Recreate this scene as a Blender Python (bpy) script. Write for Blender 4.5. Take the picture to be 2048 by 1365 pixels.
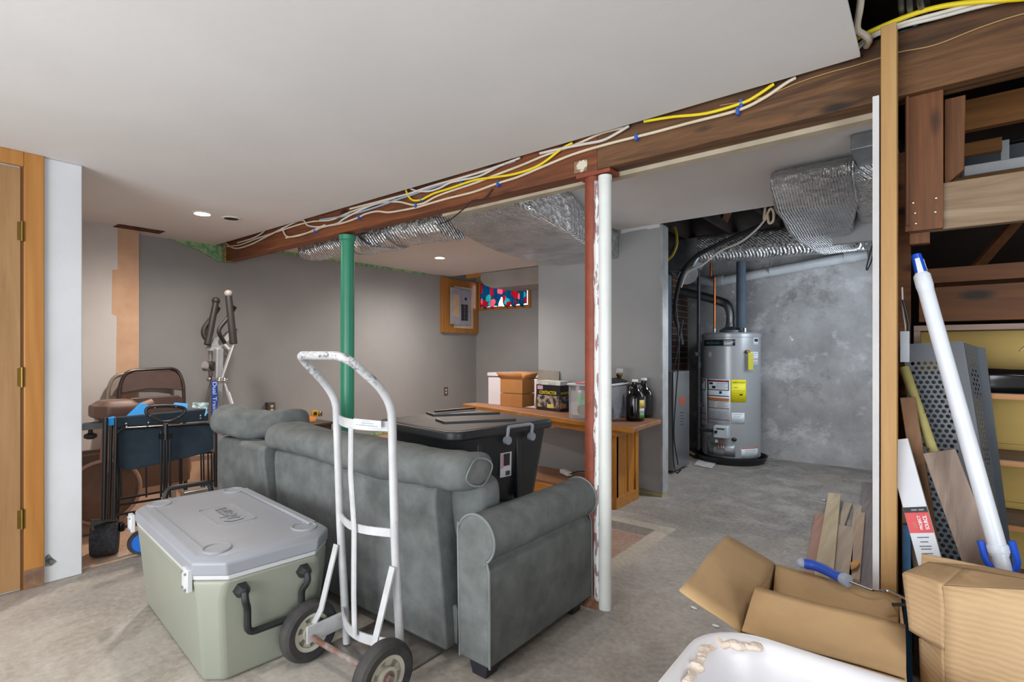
import bpy, bmesh, math, random
from mathutils import Vector, Matrix, noise as mnoise
random.seed(7)
SC = bpy.context.scene
for o in list(bpy.data.objects): bpy.data.objects.remove(o, do_unlink=True)
PI = math.pi

# ---------------------------------------------------------------- camera
F, CX, HY, CH = 1050.0, 1024.0, 703.0, 1.2          # focal length in px, centre, horizon, eye height
TH = math.atan((1860 - 1024) / F)
cd = bpy.data.cameras.new('camera'); cam = bpy.data.objects.new('camera', cd); SC.collection.objects.link(cam)
cam.location = (0, 0, CH); cam.rotation_euler = (PI/2, 0, TH)
cd.sensor_width = 36; cd.lens = F*36/2048; cd.shift_y = (HY-682.5)/2048; cd.clip_start = .03; cd.clip_end = 60
SC.camera = cam

# ---------------------------------------------------------------- world and exposure
w = bpy.data.worlds.new('world'); SC.world = w; w.use_nodes = True
w.node_tree.nodes['Background'].inputs[0].default_value = (.75, .86, 1, 1)
w.node_tree.nodes['Background'].inputs[1].default_value = 1.0
SC.view_settings.view_transform = 'Standard'; SC.view_settings.look = 'None'
SC.view_settings.gamma = 1; SC.view_settings.use_curve_mapping = False
SC.view_settings.exposure = 0.55

# ---------------------------------------------------------------- large lights
def area(name, loc, to, sx, sy, power, col, spread=180):
    l = bpy.data.lights.new(name, 'AREA'); l.shape = 'RECTANGLE'; l.size = sx; l.size_y = sy
    l.energy = power; l.color = col; l.spread = math.radians(spread)
    o = bpy.data.objects.new(name, l); SC.collection.objects.link(o); o.location = loc
    o.rotation_euler = (Vector(to)-Vector(loc)).to_track_quat('-Z', 'Y').to_euler()
    return o
area('rear_fill', (-1.4, -2.4, 1.0), (-1.9, 1.2, 1.9), 2.8, 1.7, 105, (.93, .96, 1))  # added fill behind the camera, aimed up at the ceiling; no doorway there
area('side_fill', (2.2, -.6, 1.2), (-1.5, 1.6, 1.3), 1.6, 1.6, 48, (.90, .95, 1))  # added soft fill from the right; that wall has no opening
area('utility_daylight', (-.25, 5.45, 1.65), (-2.0, 5.6, 1.0), .9, .9, 16, (.78, .88, 1))
def spot_light(name, loc, power, col, r=.05, cone=170, blend=1):
    l = bpy.data.lights.new(name, 'SPOT'); l.energy = power; l.color = col; l.shadow_soft_size = r
    l.spot_size = math.radians(cone); l.spot_blend = blend
    o = bpy.data.objects.new(name, l); SC.collection.objects.link(o); o.location = loc
    return o
WARM = (1, .90, .82)
spot_light('can_light_near', (-4.13, 1.58, 2.17), 70, WARM)
spot_light('can_light_far', (-4.30, 4.10, 2.22), 90, WARM)
spot_light('ceiling_fill_front', (-1.7, .35, 2.17), 26, (1, .93, .86), .06)  # unseen fill added over the foreground, no fitting modelled
spot_light('ceiling_fill_rear', (-1.2, -1.3, 2.17), 26, (1, .93, .86), .06)  # unseen fill added behind the camera, no fitting modelled
spot_light('duct_fill', (-3.3, 3.4, 1.9), 38, WARM, .06)  # added fill hanging free near the foil ducts
spot_light('utility_fill', (-1.0, 4.45, 1.9), 48, (.95, .96, 1), .05)  # added fill to brighten the utility corner, no bulb modelled
spot_light('stair_fill', (.45, 1.2, 2.3), 15, (1, .95, .9), .05, 160)  # added fill for the stair side, no bulb modelled

# ---------------------------------------------------------------- helpers
def hexc(s):
    s = s.lstrip('#'); v = [int(s[i:i+2], 16)/255 for i in (0, 2, 4)]
    return tuple(x/12.92 if x <= .04045 else ((x+.055)/1.055)**2.4 for x in v) + (1,)
FWv = Vector((-math.sin(TH), math.cos(TH), 0)); RTv = Vector((math.cos(TH), math.sin(TH), 0))
def ray(x, y): return FWv + RTv*((x-CX)/F) + Vector((0, 0, -(y-HY)/F))
C0 = Vector((0, 0, CH))
def aty(x, y, Y): d = ray(x, y); return C0 + d*(Y/d.y)      # where the sight line meets a plane of constant Y
def atx(x, y, X): d = ray(x, y); return C0 + d*(X/d.x)
def atz(x, y, z=0): d = ray(x, y); return C0 + d*((z-CH)/d.z)

MATS = {}
def nt(name):
    m = bpy.data.materials.new(name); m.use_nodes = True; t = m.node_tree; t.nodes.clear()
    out = t.nodes.new('ShaderNodeOutputMaterial'); b = t.nodes.new('ShaderNodeBsdfPrincipled')
    t.links.new(b.outputs[0], out.inputs[0]); return m, t, b
def ramp(t, fac, stops):
    r = t.nodes.new('ShaderNodeValToRGB'); e = r.color_ramp.elements
    while len(e) < len(stops): e.new(.5)
    for q, (p, c) in zip(e, stops): q.position = p; q.color = c
    t.links.new(fac, r.inputs[0]); return r.outputs[0]
def tnoise(t, vec, scale, detail=4, rough=.55, dist=0):
    n = t.nodes.new('ShaderNodeTexNoise'); n.inputs['Scale'].default_value = scale
    n.inputs['Detail'].default_value = detail; n.inputs['Roughness'].default_value = rough
    n.inputs['Distortion'].default_value = dist
    if vec: t.links.new(vec, n.inputs['Vector'])
    return n.outputs[0]
def coords(t, kind='Object', scale=(1, 1, 1), loc=(0, 0, 0)):
    if kind == 'World':
        g = t.nodes.new('ShaderNodeNewGeometry'); src = g.outputs['Position']
    else:
        g = t.nodes.new('ShaderNodeTexCoord'); src = g.outputs[kind]
    mp = t.nodes.new('ShaderNodeMapping'); mp.inputs['Scale'].default_value = scale; mp.inputs['Location'].default_value = loc
    t.links.new(src, mp.inputs[0]); return mp.outputs[0]
def mixc(t, fac, a, b, mode='MIX'):
    m = t.nodes.new('ShaderNodeMix'); m.data_type = 'RGBA'; m.blend_type = mode
    for s, i in ((fac, 0), (a, 6), (b, 7)):
        if isinstance(s, (int, float)): m.inputs[i].default_value = s
        elif isinstance(s, tuple): m.inputs[i].default_value = s
        else: t.links.new(s, m.inputs[i])
    return m.outputs[2]
def mth(t, op, a, b=0, clamp=False):
    m = t.nodes.new('ShaderNodeMath'); m.operation = op; m.use_clamp = clamp
    for s, i in ((a, 0), (b, 1)):
        if isinstance(s, (int, float)): m.inputs[i].default_value = s
        else: t.links.new(s, m.inputs[i])
    return m.outputs[0]
def bumpn(t, b, h, strength, dist=.01):
    n = t.nodes.new('ShaderNodeBump'); n.inputs['Strength'].default_value = strength
    n.inputs['Distance'].default_value = dist; t.links.new(h, n.inputs['Height']); t.links.new(n.outputs[0], b.inputs['Normal'])
def M(name, c, c2=None, rough=.6, metal=0, scale=6, lo=.38, hi=.64, bump=0, bscale=60, stretch=(1, 1, 1), spec=.5,
      spots=None, sscale=30, sth=.7, kind='Object', coat=0):
    if name in MATS: return MATS[name]
    m, t, b = nt(name); c = hexc(c) if isinstance(c, str) else c
    b.inputs['Roughness'].default_value = rough; b.inputs['Metallic'].default_value = metal
    b.inputs['Specular IOR Level'].default_value = spec; b.inputs['Coat Weight'].default_value = coat
    v = coords(t, kind, stretch)
    col = None
    c2 = hexc(c2) if isinstance(c2, str) else (c2 or tuple(x*.86 for x in c[:3])+(1,))
    col = ramp(t, tnoise(t, v, scale, 5), [(lo, c), (hi, c2)])
    if spots:
        s = ramp(t, tnoise(t, v, sscale, 3, .6), [(sth, (0, 0, 0, 1)), (min(sth+.05, 1), (1, 1, 1, 1))])
        col = mixc(t, s, col, hexc(spots))
    t.links.new(col, b.inputs['Base Color'])
    if bump: bumpn(t, b, tnoise(t, v, bscale, 3), bump)
    MATS[name] = m; return m
def wood(name, stops, axis='z', grain=16, rough=.55, knots=None, spots=None, sth=.68, kind='Object', bump=.15):
    if name in MATS: return MATS[name]
    m, t, b = nt(name); b.inputs['Roughness'].default_value = rough
    s = {'x': (.07, 1, 1), 'y': (1, .07, 1), 'z': (1, 1, .07)}[axis]
    v = coords(t, kind, s); n = tnoise(t, v, grain, 6, .62, 1.2)
    k = len(stops)-1
    col = ramp(t, n, [(.28+.44*i/k, hexc(q)) for i, q in enumerate(stops)])
    fine = tnoise(t, v, grain*9, 2, .5)
    col = mixc(t, ramp(t, fine, [(.35, (0, 0, 0, 1)), (.75, (.45, .45, .45, 1))]), col, hexc(stops[0]))
    if knots:
        v2 = coords(t, kind, {'x': (.35, 1, 1), 'y': (1, .35, 1), 'z': (1, 1, .35)}[axis])
        vo = t.nodes.new('ShaderNodeTexVoronoi'); vo.inputs['Scale'].default_value = 9; t.links.new(v2, vo.inputs['Vector'])
        col = mixc(t, ramp(t, vo.outputs[0], [(.09, (.9, .9, .9, 1)), (.21, (0, 0, 0, 1))]), col, hexc(knots))
    if spots:
        v3 = coords(t, kind); sp = ramp(t, tnoise(t, v3, 9, 6, .7), [(sth, (0, 0, 0, 1)), (sth+.04, (1, 1, 1, 1))])
        col = mixc(t, sp, col, hexc(spots))
    t.links.new(col, b.inputs['Base Color']); bumpn(t, b, n, bump, .004)
    MATS[name] = m; return m
def flat(name, c, rough=.5, metal=0, spec=.5): return M(name, c, c, rough, metal, spec=spec)
def emit(name, c, s):
    if name in MATS: return MATS[name]
    m, t, b = nt(name); b.inputs['Base Color'].default_value = hexc(c); b.inputs['Emission Color'].default_value = hexc(c)
    b.inputs['Emission Strength'].default_value = s; MATS[name] = m; return m

def wl(o):
    v = Vector((0, 0, 0))
    while o: v = v + o.location; o = o.parent
    return v
def tag(o, label, cat, group=None, kind=None):
    o['label'] = label
    if cat: o['category'] = cat
    if group: o['group'] = group
    if kind: o['kind'] = kind
    return o
def thing(name, label, cat, loc, group=None):
    o = bpy.data.objects.new(name, None); SC.collection.objects.link(o); o.location = loc; o.empty_display_size = .05
    return tag(o, label, cat, group)
def smooth_path(pts, n=6, closed=False):
    P = [Vector(p) for p in pts]
    if len(P) < 3: return P
    out = []; L = len(P)
    for i in range(L if closed else L-1):
        p1 = P[i]; p2 = P[(i+1) % L]
        p0 = P[(i-1) % L] if (closed or i > 0) else p1*2-p2
        p3 = P[(i+2) % L] if (closed or i < L-2) else p2*2-p1
        for k in range(n):
            s = k/n; s2 = s*s; s3 = s2*s
            out.append(.5*((2*p1)+(p2-p0)*s+(2*p0-5*p1+4*p2-p3)*s2+(3*p1-p0-3*p2+p3)*s3))
    if not closed: out.append(P[-1])
    return out
def fillet(pts, r=.04, n=5, closed=False):
    P = [Vector(p) for p in pts]; out = []; L = len(P)
    for i in range(L):
        if not closed and i in (0, L-1): out.append(P[i]); continue
        a = P[i-1]-P[i]; c = P[(i+1) % L]-P[i]; d = min(r, a.length*.48, c.length*.48)
        s = P[i]+a.normalized()*d; e = P[i]+c.normalized()*d
        for k in range(n+1):
            u = k/n; out.append(s*(1-u)**2+P[i]*2*u*(1-u)+e*u*u)
    return out

class MB:
    def __init__(self): self.bm = bmesh.new()
    def _m(self, geom, M4): bmesh.ops.transform(self.bm, matrix=M4, verts=geom)
    def box(self, a, b):
        a, b = Vector(a), Vector(b); c = (a+b)/2; s = b-a
        g = bmesh.ops.create_cube(self.bm, size=1)['verts']
        self._m(g, Matrix.Translation(c) @ Matrix.Diagonal((abs(s.x), abs(s.y), abs(s.z), 1))); return self
    def obox(self, c, s, R=None, rz=0, rx=0, ry=0):
        if R is None: R = Matrix.Rotation(rz, 4, 'Z') @ Matrix.Rotation(ry, 4, 'Y') @ Matrix.Rotation(rx, 4, 'X')
        g = bmesh.ops.create_cube(self.bm, size=1)['verts']
        self._m(g, Matrix.Translation(Vector(c)) @ R @ Matrix.Diagonal((s[0], s[1], s[2], 1))); return self
    def beam(self, p0, p1, w, h, up=(0, 0, 1)):
        p0, p1 = Vector(p0), Vector(p1); d = (p1-p0); L = d.length; d.normalize(); up = Vector(up)
        s = d.cross(up).normalized(); u = s.cross(d).normalized()
        R = Matrix((s, d, u)).transposed().to_4x4()
        g = bmesh.ops.create_cube(self.bm, size=1)['verts']
        self._m(g, Matrix.Translation((p0+p1)/2) @ R @ Matrix.Diagonal((w, L, h, 1))); return self
    def cyl(self, p0, p1, r, seg=24, r2=None, cap=True):
        p0, p1 = Vector(p0), Vector(p1); d = p1-p0
        g = bmesh.ops.create_cone(self.bm, cap_ends=cap, segments=seg, radius1=r, radius2=r if r2 is None else r2, depth=d.length)['verts']
        self._m(g, Matrix.Translation((p0+p1)/2) @ d.to_track_quat('Z', 'Y').to_matrix().to_4x4()); return self
    def sph(self, c, r, s=(1, 1, 1), seg=16):
        g = bmesh.ops.create_uvsphere(self.bm, u_segments=seg, v_segments=max(6, seg//2), radius=r)['verts']
        self._m(g, Matrix.Translation(Vector(c)) @ Matrix.Diagonal((s[0], s[1], s[2], 1))); return self
    def ring(self, ps):
        return [self.bm.verts.new(p) for p in ps]
    def loft(self, rings, closed=True, cap=True, wrap=False):
        R = [self.ring(r) for r in rings]; n = len(R[0]); k = len(R)
        for i in range(k if wrap else k-1):
            A, B = R[i], R[(i+1) % k]
            for j in range(n if closed else n-1):
                q = (j+1) % n
                try: self.bm.faces.new((A[j], A[q], B[q], B[j]))
                except ValueError: pass
        if cap and closed and not wrap:
            self.bm.faces.new(R[0][::-1]); self.bm.faces.new(R[-1])
        return self
    def tube(self, pts, r, seg=10, closed=False, flat_=None, up=None):
        P = [Vector(p) for p in pts]; n = len(P)
        T = []
        for i in range(n):
            a = P[i-1] if (i or closed) else P[i]; b = P[(i+1) % n] if (i < n-1 or closed) else P[i]
            T.append((b-a).normalized())
        ref = Vector(up) if up else (Vector((0, 0, 1)) if abs(T[0].z) < .9 else Vector((1, 0, 0)))
        u = (ref-T[0]*ref.dot(T[0])).normalized(); rings = []
        for i in range(n):
            if up: u = (ref-T[i]*ref.dot(T[i])).normalized()
            else: u = (u-T[i]*u.dot(T[i])).normalized()
            s = T[i].cross(u); rr = r[i] if isinstance(r, (list, tuple)) else r
            f = flat_ or (1, 1)
            rings.append([P[i]+(u*math.cos(2*PI*k/seg)*f[0]+s*math.sin(2*PI*k/seg)*f[1])*rr for k in range(seg)])
        return self.loft(rings, wrap=closed)
    def ribbon(self, pts, w, h, up=(0, 0, 1), closed=False):
        P = [Vector(p) for p in pts]; n = len(P); rings = []
        for i in range(n):
            a = P[i-1] if (i or closed) else P[i]; b = P[(i+1) % n] if (i < n-1 or closed) else P[i]
            t = (b-a).normalized(); s = t.cross(Vector(up)).normalized(); u = s.cross(t)
            rings.append([P[i]+s*w/2+u*h/2, P[i]-s*w/2+u*h/2, P[i]-s*w/2-u*h/2, P[i]+s*w/2-u*h/2])
        return self.loft(rings, wrap=closed)
    def lathe(self, prof, c=(0, 0, 0), axis=(0, 0, 1), seg=32, cap=True):
        c = Vector(c); R = Vector(axis).to_track_quat('Z', 'Y').to_matrix()
        return self.loft([[c+R @ Vector((r*math.cos(2*PI*k/seg), r*math.sin(2*PI*k/seg), z)) for k in range(seg)] for r, z in prof], cap=cap)
    def prism(self, poly, ext):
        ext = Vector(ext); P = [Vector(p) for p in poly]
        return self.loft([P, [p+ext for p in P]])
    def surf(self, fn, nu, nv):
        V = [[self.bm.verts.new(fn(i/nu, j/nv)) for j in range(nv+1)] for i in range(nu+1)]
        for i in range(nu):
            for j in range(nv): self.bm.faces.new((V[i][j], V[i+1][j], V[i+1][j+1], V[i][j+1]))
        return self
    def rbox(self, a, b, r, seg=5, axis='z', taper=1.0):
        """box with rounded corners round the given axis; taper scales the low end"""
        a, b = Vector(a), Vector(b); ax = 'xyz'.index(axis); o = [i for i in range(3) if i != ax]
        def sec(v, k):
            cx, cy = (a[o[0]]+b[o[0]])/2, (a[o[1]]+b[o[1]])/2; hx, hy = abs(b[o[0]]-a[o[0]])/2*k, abs(b[o[1]]-a[o[1]])/2*k
            out = []
            for q, (sx, sy) in enumerate(((1, 1), (-1, 1), (-1, -1), (1, -1))):
                for i in range(seg+1):
                    an = PI/2*(q+i/seg); p = [0, 0, 0]
                    p[o[0]] = cx+sx*(hx-r)+r*math.cos(an); p[o[1]] = cy+sy*(hy-r)+r*math.sin(an); p[ax] = v; out.append(Vector(p))
            return out
        return self.loft([sec(a[ax], taper), sec(b[ax], 1)])
    def rot(self, ang, axis='Z', about=(0, 0, 0)):
        T = Matrix.Translation(Vector(about)); bmesh.ops.transform(self.bm, matrix=T @ Matrix.Rotation(ang, 4, axis) @ T.inverted(), verts=self.bm.verts[:]); return self
    def jitter(self, a, f=3, seed=0):
        for v in self.bm.verts: v.co += Vector(mnoise.noise_vector(v.co*f+Vector((seed, seed*2, 3))))*a
        return self
    def build(self, name, mat, parent=None, bev=0, bseg=2, sub=0, solid=0, sharp=35, origin=None, smooth=True):
        bm = self.bm
        if sub == 0 or True: bmesh.ops.recalc_face_normals(bm, faces=bm.faces[:])
        if parent is not None: off = wl(parent)
        elif origin is not None: off = Vector(origin)
        else:
            xs = [v.co for v in bm.verts]
            off = Vector(((min(p.x for p in xs)+max(p.x for p in xs))/2, (min(p.y for p in xs)+max(p.y for p in xs))/2, min(p.z for p in xs)))
        bmesh.ops.translate(bm, vec=-off, verts=bm.verts[:])
        me = bpy.data.meshes.new(name); bm.to_mesh(me); bm.free()
        if smooth:
            for p in me.polygons: p.use_smooth = True
            me.set_sharp_from_angle(angle=math.radians(sharp))
        o = bpy.data.objects.new(name, me); SC.collection.objects.link(o)
        if isinstance(mat, (list, tuple)):
            for q in mat: me.materials.append(q)
        else: me.materials.append(mat)
        if parent is not None: o.parent = parent
        else: o.location = off
        if solid: d = o.modifiers.new('solid', 'SOLIDIFY'); d.thickness = solid; d.offset = 0
        if bev: d = o.modifiers.new('bevel', 'BEVEL'); d.width = bev; d.segments = bseg; d.limit_method = 'ANGLE'; d.angle_limit = math.radians(35); d.harden_normals = False
        if sub: d = o.modifiers.new('sub', 'SUBSURF'); d.levels = sub; d.render_levels = sub
        return o
def copy_tree(o, parent=None):
    c = o.copy(); SC.collection.objects.link(c); c.parent = parent
    for ch in [x for x in bpy.data.objects if x.parent == o]: copy_tree(ch, c)
    return c
def part(o, label): o['label'] = label; return o
def struct(o): o['kind'] = 'structure'; return o
def text(body, name, mat, parent, org, xd, yd, w=None, h=None, ext=.0006, bold=False):
    """lettering centred on org, running along xd with its height along yd"""
    cu = bpy.data.curves.new('t', 'FONT'); cu.body = body; cu.align_x = 'CENTER'; cu.align_y = 'CENTER'; cu.extrude = 0
    if bold: cu.offset = .02
    tmp = bpy.data.objects.new('t', cu); me = bpy.data.meshes.new_from_object(tmp)
    bpy.data.objects.remove(tmp)
    xs = [v.co.x for v in me.vertices]; ys = [v.co.y for v in me.vertices]
    W, H = max(xs)-min(xs), max(ys)-min(ys); mx, my = (max(xs)+min(xs))/2, (max(ys)+min(ys))/2
    sx = w/W if w else h/H; sy = h/H if h else sx
    xd, yd = Vector(xd).normalized(), Vector(yd).normalized(); nn = xd.cross(yd); org = Vector(org)
    b = MB(); b.bm.from_mesh(me); bpy.data.meshes.remove(me)
    for v in b.bm.verts:
        x, y = v.co.x, v.co.y; v.co = org+xd*(x-mx)*sx+yd*(y-my)*sy+nn*ext
    return b.build(name, mat, parent, smooth=False)
def decal(name, mat, parent, org, xd, yd, w, h, t=.001, lift=0):
    xd, yd = Vector(xd).normalized(), Vector(yd).normalized(); nn = xd.cross(yd); o = Vector(org)+nn*lift
    return MB().prism([o-xd*w/2-yd*h/2, o+xd*w/2-yd*h/2, o+xd*w/2+yd*h/2, o-xd*w/2+yd*h/2], nn*t).build(name, mat, parent, smooth=False)
def cushion(a, b, puff=.04, n=8, crush=.012, seed=0, f=5):
    """a soft box: gridded, its faces bulged and lightly crumpled"""
    a, b = Vector(a), Vector(b); c = (a+b)/2; s = (b-a)/2
    m = MB(); bm = m.bm
    g = bmesh.ops.create_cube(bm, size=2)['verts']; bmesh.ops.subdivide_edges(bm, edges=bm.edges[:], cuts=n, use_grid_fill=True)
    mn = min(s)
    for v in bm.verts:
        p = v.co.copy(); q = Vector([math.copysign(abs(x)**.9, x) for x in p])
        ed = [(1-abs(x)**4) for x in p]
        out = Vector((0, 0, 0))
        for i in range(3):
            if abs(p[i]) > .99:
                j, k = [x for x in range(3) if x != i]; out[i] += math.copysign(puff*(ed[j]*ed[k])**.5, p[i])
        pos = Vector((c.x+q.x*s.x, c.y+q.y*s.y, c.z+q.z*s.z))
        # round the corners
        ln = [max(0, abs(p[i])-.72)/.28 for i in range(3)]; k = sum(x*x for x in ln)
        pull = max(0, math.sqrt(k)-1)*mn*.5
        d = Vector([math.copysign(ln[i], p[i]) for i in range(3)])
        if d.length > 0: pos -= d.normalized()*pull
        pos += out; pos += Vector(mnoise.noise_vector(pos*f+Vector((seed, seed, 1))))*crush
        v.co = pos
    return m
# ================================================================ materials
ceil_m = M('ceiling_paint', '#dcdbda', '#d6d5d4', .85, scale=1.2, bump=.05, bscale=30, kind='World')
ceil2_m = M('ceiling_paint_far', '#d6d4d2', '#cfccc9', .85, scale=1.0, bump=.05, kind='World')
gray_m = M('gray_wall_paint', '#979898', '#8f9090', .72, scale=1.3, bump=.08, bscale=14, spots='#a3a3a2', sscale=2.2, sth=.72, kind='World')
white_m = M('white_wall_paint', '#d3d5d8', '#c9cbce', .8, scale=2, bump=.06, spots='#9da09f', sscale=5, sth=.74, kind='World')
warmw_m = M('old_wall_paint', '#cbc6c2', '#c2bcb7', .85, scale=2, spots='#8f857e', sscale=16, sth=.79, kind='World')
peach_m = M('bare_plaster', '#cda88a', '#bf997c', .9, scale=4, spots='#6b4630', sscale=24, sth=.76, kind='World')
green_m = M('old_green_plaster', '#5f9c74', '#a4b989', .95, scale=26, lo=.4, hi=.6, bump=.5, bscale=90, kind='World')
dark_m = M('dark_joist_wood', '#2f2018', '#1a120d', .9, scale=5, stretch=(1, .1, 1), kind='World')
black_m = flat('black_plastic', '#1b1c1e', .45)
steel_m = flat('steel', '#b9bbbe', .3, 1)
chrome_m = flat('chrome', '#d6d8da', .12, 1)
brass_m = flat('brass', '#7d6434', .4, 1)
galv_m = M('galvanized', '#a4a8ab', '#8f9497', .42, 1, scale=9, bump=.04)
white_pl = M('white_plastic', '#e6e8ea', '#dcdfe2', .4)
copper_m = flat('copper', '#c4723f', .3, 1)
# concrete floor with an old painted patch
def floor_material():
    m, t, b = nt('concrete_floor'); v = coords(t, 'World')
    big = tnoise(t, v, .9, 6, .6, .4); mid = tnoise(t, v, 4.5, 8, .68, .6); fine = tnoise(t, v, 38, 4, .6)
    col = ramp(t, big, [(.34, hexc('#837d75')), (.48, hexc('#a09990')), (.62, hexc('#b9b3aa'))])
    sp = t.nodes.new('ShaderNodeSeparateXYZ'); g = t.nodes.new('ShaderNodeNewGeometry'); t.links.new(g.outputs['Position'], sp.inputs[0])
    X, Y = sp.outputs[0], sp.outputs[1]
    wob = mth(t, 'MULTIPLY', mth(t, 'SUBTRACT', mid, .5), .5)
    def step(a, th, wd=.03): 
        q = t.nodes.new('ShaderNodeMapRange'); q.inputs[1].default_value = th-wd; q.inputs[2].default_value = th+wd
        t.links.new(a, q.inputs[0]); return q.outputs[0]
    inv = lambda a: mth(t, 'SUBTRACT', 1.0, a)
    # the darker, greyer slab of the utility end
    dk = mth(t, 'MULTIPLY', step(mth(t, 'ADD', Y, wob), 3.1, .8), step(mth(t, 'ADD', X, wob), -1.9, .5))
    col = mixc(t, dk, col, ramp(t, mid, [(.36, hexc('#4a4744')), (.5, hexc('#65615d')), (.62, hexc('#827e79'))]))
    stain = ramp(t, tnoise(t, v, 1.7, 7, .7, 1.0), [(.50, (0, 0, 0, 1)), (.64, (.6, .6, .6, 1))])
    col = mixc(t, stain, col, hexc('#7d7061'))
    # terracotta paint inside the seating area, bordered by a worn pale strip
    mk = mth(t, 'MULTIPLY', inv(step(X, -1.43, .012)), mth(t, 'MULTIPLY', step(Y, 2.2, .25), inv(step(Y, 3.19, .012))))
    worn = ramp(t, mid, [(.34, (.55, .55, .55, 1)), (.5, (.95, .95, .95, 1))])
    col = mixc(t, mth(t, 'MULTIPLY', mk, worn), col, hexc('#8d5f46'))
    mk2 = mth(t, 'MULTIPLY', inv(step(X, -2.2, .3)), step(Y, 1.75, .4)); mk2 = mth(t, 'ADD', mk2, inv(step(mth(t, 'ADD', X, mth(t, 'MULTIPLY', wob, .6)), -3.66, .12)), True)
    col = mixc(t, mth(t, 'MULTIPLY', mk2, worn), col, hexc('#b98a68'))
    st1 = mth(t, 'MULTIPLY', mth(t, 'MULTIPLY', step(X, -1.44, .01), inv(step(X, -1.34, .01))), mth(t, 'MULTIPLY', step(Y, 2.55, .15), inv(step(Y, 3.45, .02))))
    st2 = mth(t, 'MULTIPLY', mth(t, 'MULTIPLY', step(Y, 3.36, .01), inv(step(Y, 3.46, .01))), inv(step(X, -1.34, .01)))
    dk2 = mth(t, 'MULTIPLY', mth(t, 'MULTIPLY', step(Y, 3.2, .01), inv(step(Y, 3.36, .01))), inv(step(X, -1.44, .01)))
    col = mixc(t, mth(t, 'MULTIPLY', dk2, .85), col, hexc('#50483f'))
    col = mixc(t, mth(t, 'MULTIPLY', mth(t, 'ADD', st1, st2, True), worn), col, hexc('#a9a08f'))
    # paint specks
    spk = ramp(t, tnoise(t, v, 21, 3, .6), [(.71, (0, 0, 0, 1)), (.73, (.9, .9, .9, 1))])
    col = mixc(t, spk, col, hexc('#c9c6c0'))
    sw = ramp(t, tnoise(t, coords(t, 'World', (1, .35, 1)), 7, 8, .75, 1.4), [(.6, (0, 0, 0, 1)), (.75, (.5, .5, .5, 1))])
    col = mixc(t, sw, col, hexc('#bdb9b2'))
    wet = ramp(t, tnoise(t, coords(t, 'World', (1, 1, 1), (.7, .2, 0)), 2.3, 3, .5), [(.72, (0, 0, 0, 1)), (.74, (.6, .6, .6, 1))])
    col = mixc(t, wet, col, hexc('#776350'))
    col = mixc(t, .22, col, ramp(t, fine, [(.3, hexc('#6e6963')), (.7, hexc('#d2ccc2'))]))
    t.links.new(col, b.inputs['Base Color']); b.inputs['Roughness'].default_value = .62
    bumpn(t, b, mth(t, 'ADD', mid, mth(t, 'MULTIPLY', fine, .5)), .25, .006); return m
floor_m = floor_material()
def concrete_wall():
    m, t, b = nt('concrete_wall'); v = coords(t, 'World')
    col = ramp(t, tnoise(t, v, 1.5, 8, .66, .1), [(.3, hexc('#7c7b7a')), (.5, hexc('#979695')), (.68, hexc('#b0afae'))])
    blot = ramp(t, tnoise(t, coords(t, 'World', (1, 1, 1.1), (.3, 0, .4)), 2.6, 9, .72, .15), [(.54, (0, 0, 0, 1)), (.66, (.75, .75, .75, 1))])
    col = mixc(t, blot, col, hexc('#c6c6c7'))
    chips = ramp(t, tnoise(t, v, 6.5, 7, .7, 1.0), [(.655, (0, 0, 0, 1)), (.67, (.9, .9, .9, 1))])
    col = mixc(t, chips, col, hexc('#d9dadc'))
    d2 = ramp(t, tnoise(t, v, 1.9, 8, .72, .2), [(.33, (.7, .7, .7, 1)), (.44, (0, 0, 0, 1))])
    col = mixc(t, d2, col, hexc('#676460'))
    t.links.new(col, b.inputs['Base Color']); b.inputs['Roughness'].default_value = .9
    bumpn(t, b, tnoise(t, v, 24, 6, .7), .35, .01); return m
conc_m = concrete_wall()
def foil_material(name='foil_insulation', rot=0):
    m, t, b = nt(name); v = coords(t, 'World')
    b.inputs['Metallic'].default_value = .9; b.inputs['Roughness'].default_value = .2
    col = ramp(t, tnoise(t, v, 5, 5, .6), [(.35, hexc('#eceded')), (.65, hexc('#c3c5c8'))]); t.links.new(col, b.inputs['Base Color'])
    def wave(ax, s):
        n = t.nodes.new('ShaderNodeTexWave'); n.wave_type = 'BANDS'; n.bands_direction = ax; n.inputs['Scale'].default_value = s
        n.inputs['Distortion'].default_value = 1.5; n.inputs['Detail'].default_value = 1; t.links.new(v, n.inputs['Vector']); return n.outputs[1]
    h = mth(t, 'ADD', wave('X' if rot else 'DIAGONAL', 22), mth(t, 'MULTIPLY', tnoise(t, v, 60, 3, .7), 1.1))
    vo = t.nodes.new('ShaderNodeTexVoronoi'); vo.inputs['Scale'].default_value = 26; t.links.new(v, vo.inputs['Vector'])
    h = mth(t, 'ADD', h, mth(t, 'MULTIPLY', vo.outputs[0], 1.6))
    h = mth(t, 'ADD', h, mth(t, 'MULTIPLY', tnoise(t, v, 9, 5, .7), 4.0))
    bumpn(t, b, h, .8, .010); return m
foil_m = foil_material(); foil2_m = foil_material('foil_insulation_ribbed', 1)
door_w = wood('door_veneer', ['#a27d52', '#957046', '#88633b'], 'z', 11, .45)
trim_w = wood('orange_trim', ['#96602a', '#a87030', '#b37d3e', '#8e5824'], 'z', 4, .4, spots='#8a5a24', sth=.74)
beam_w = wood('old_beam', ['#2c1b0e', '#54371f', '#74502f', '#3a2614'], 'x', 10, .7, knots='#150d07', bump=.7)
beam2_w = wood('old_beam_red', ['#3f200f', '#6c3a1d', '#8a4e28', '#4a2613'], 'x', 8, .6, knots='#26130a', bump=.45)
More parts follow.
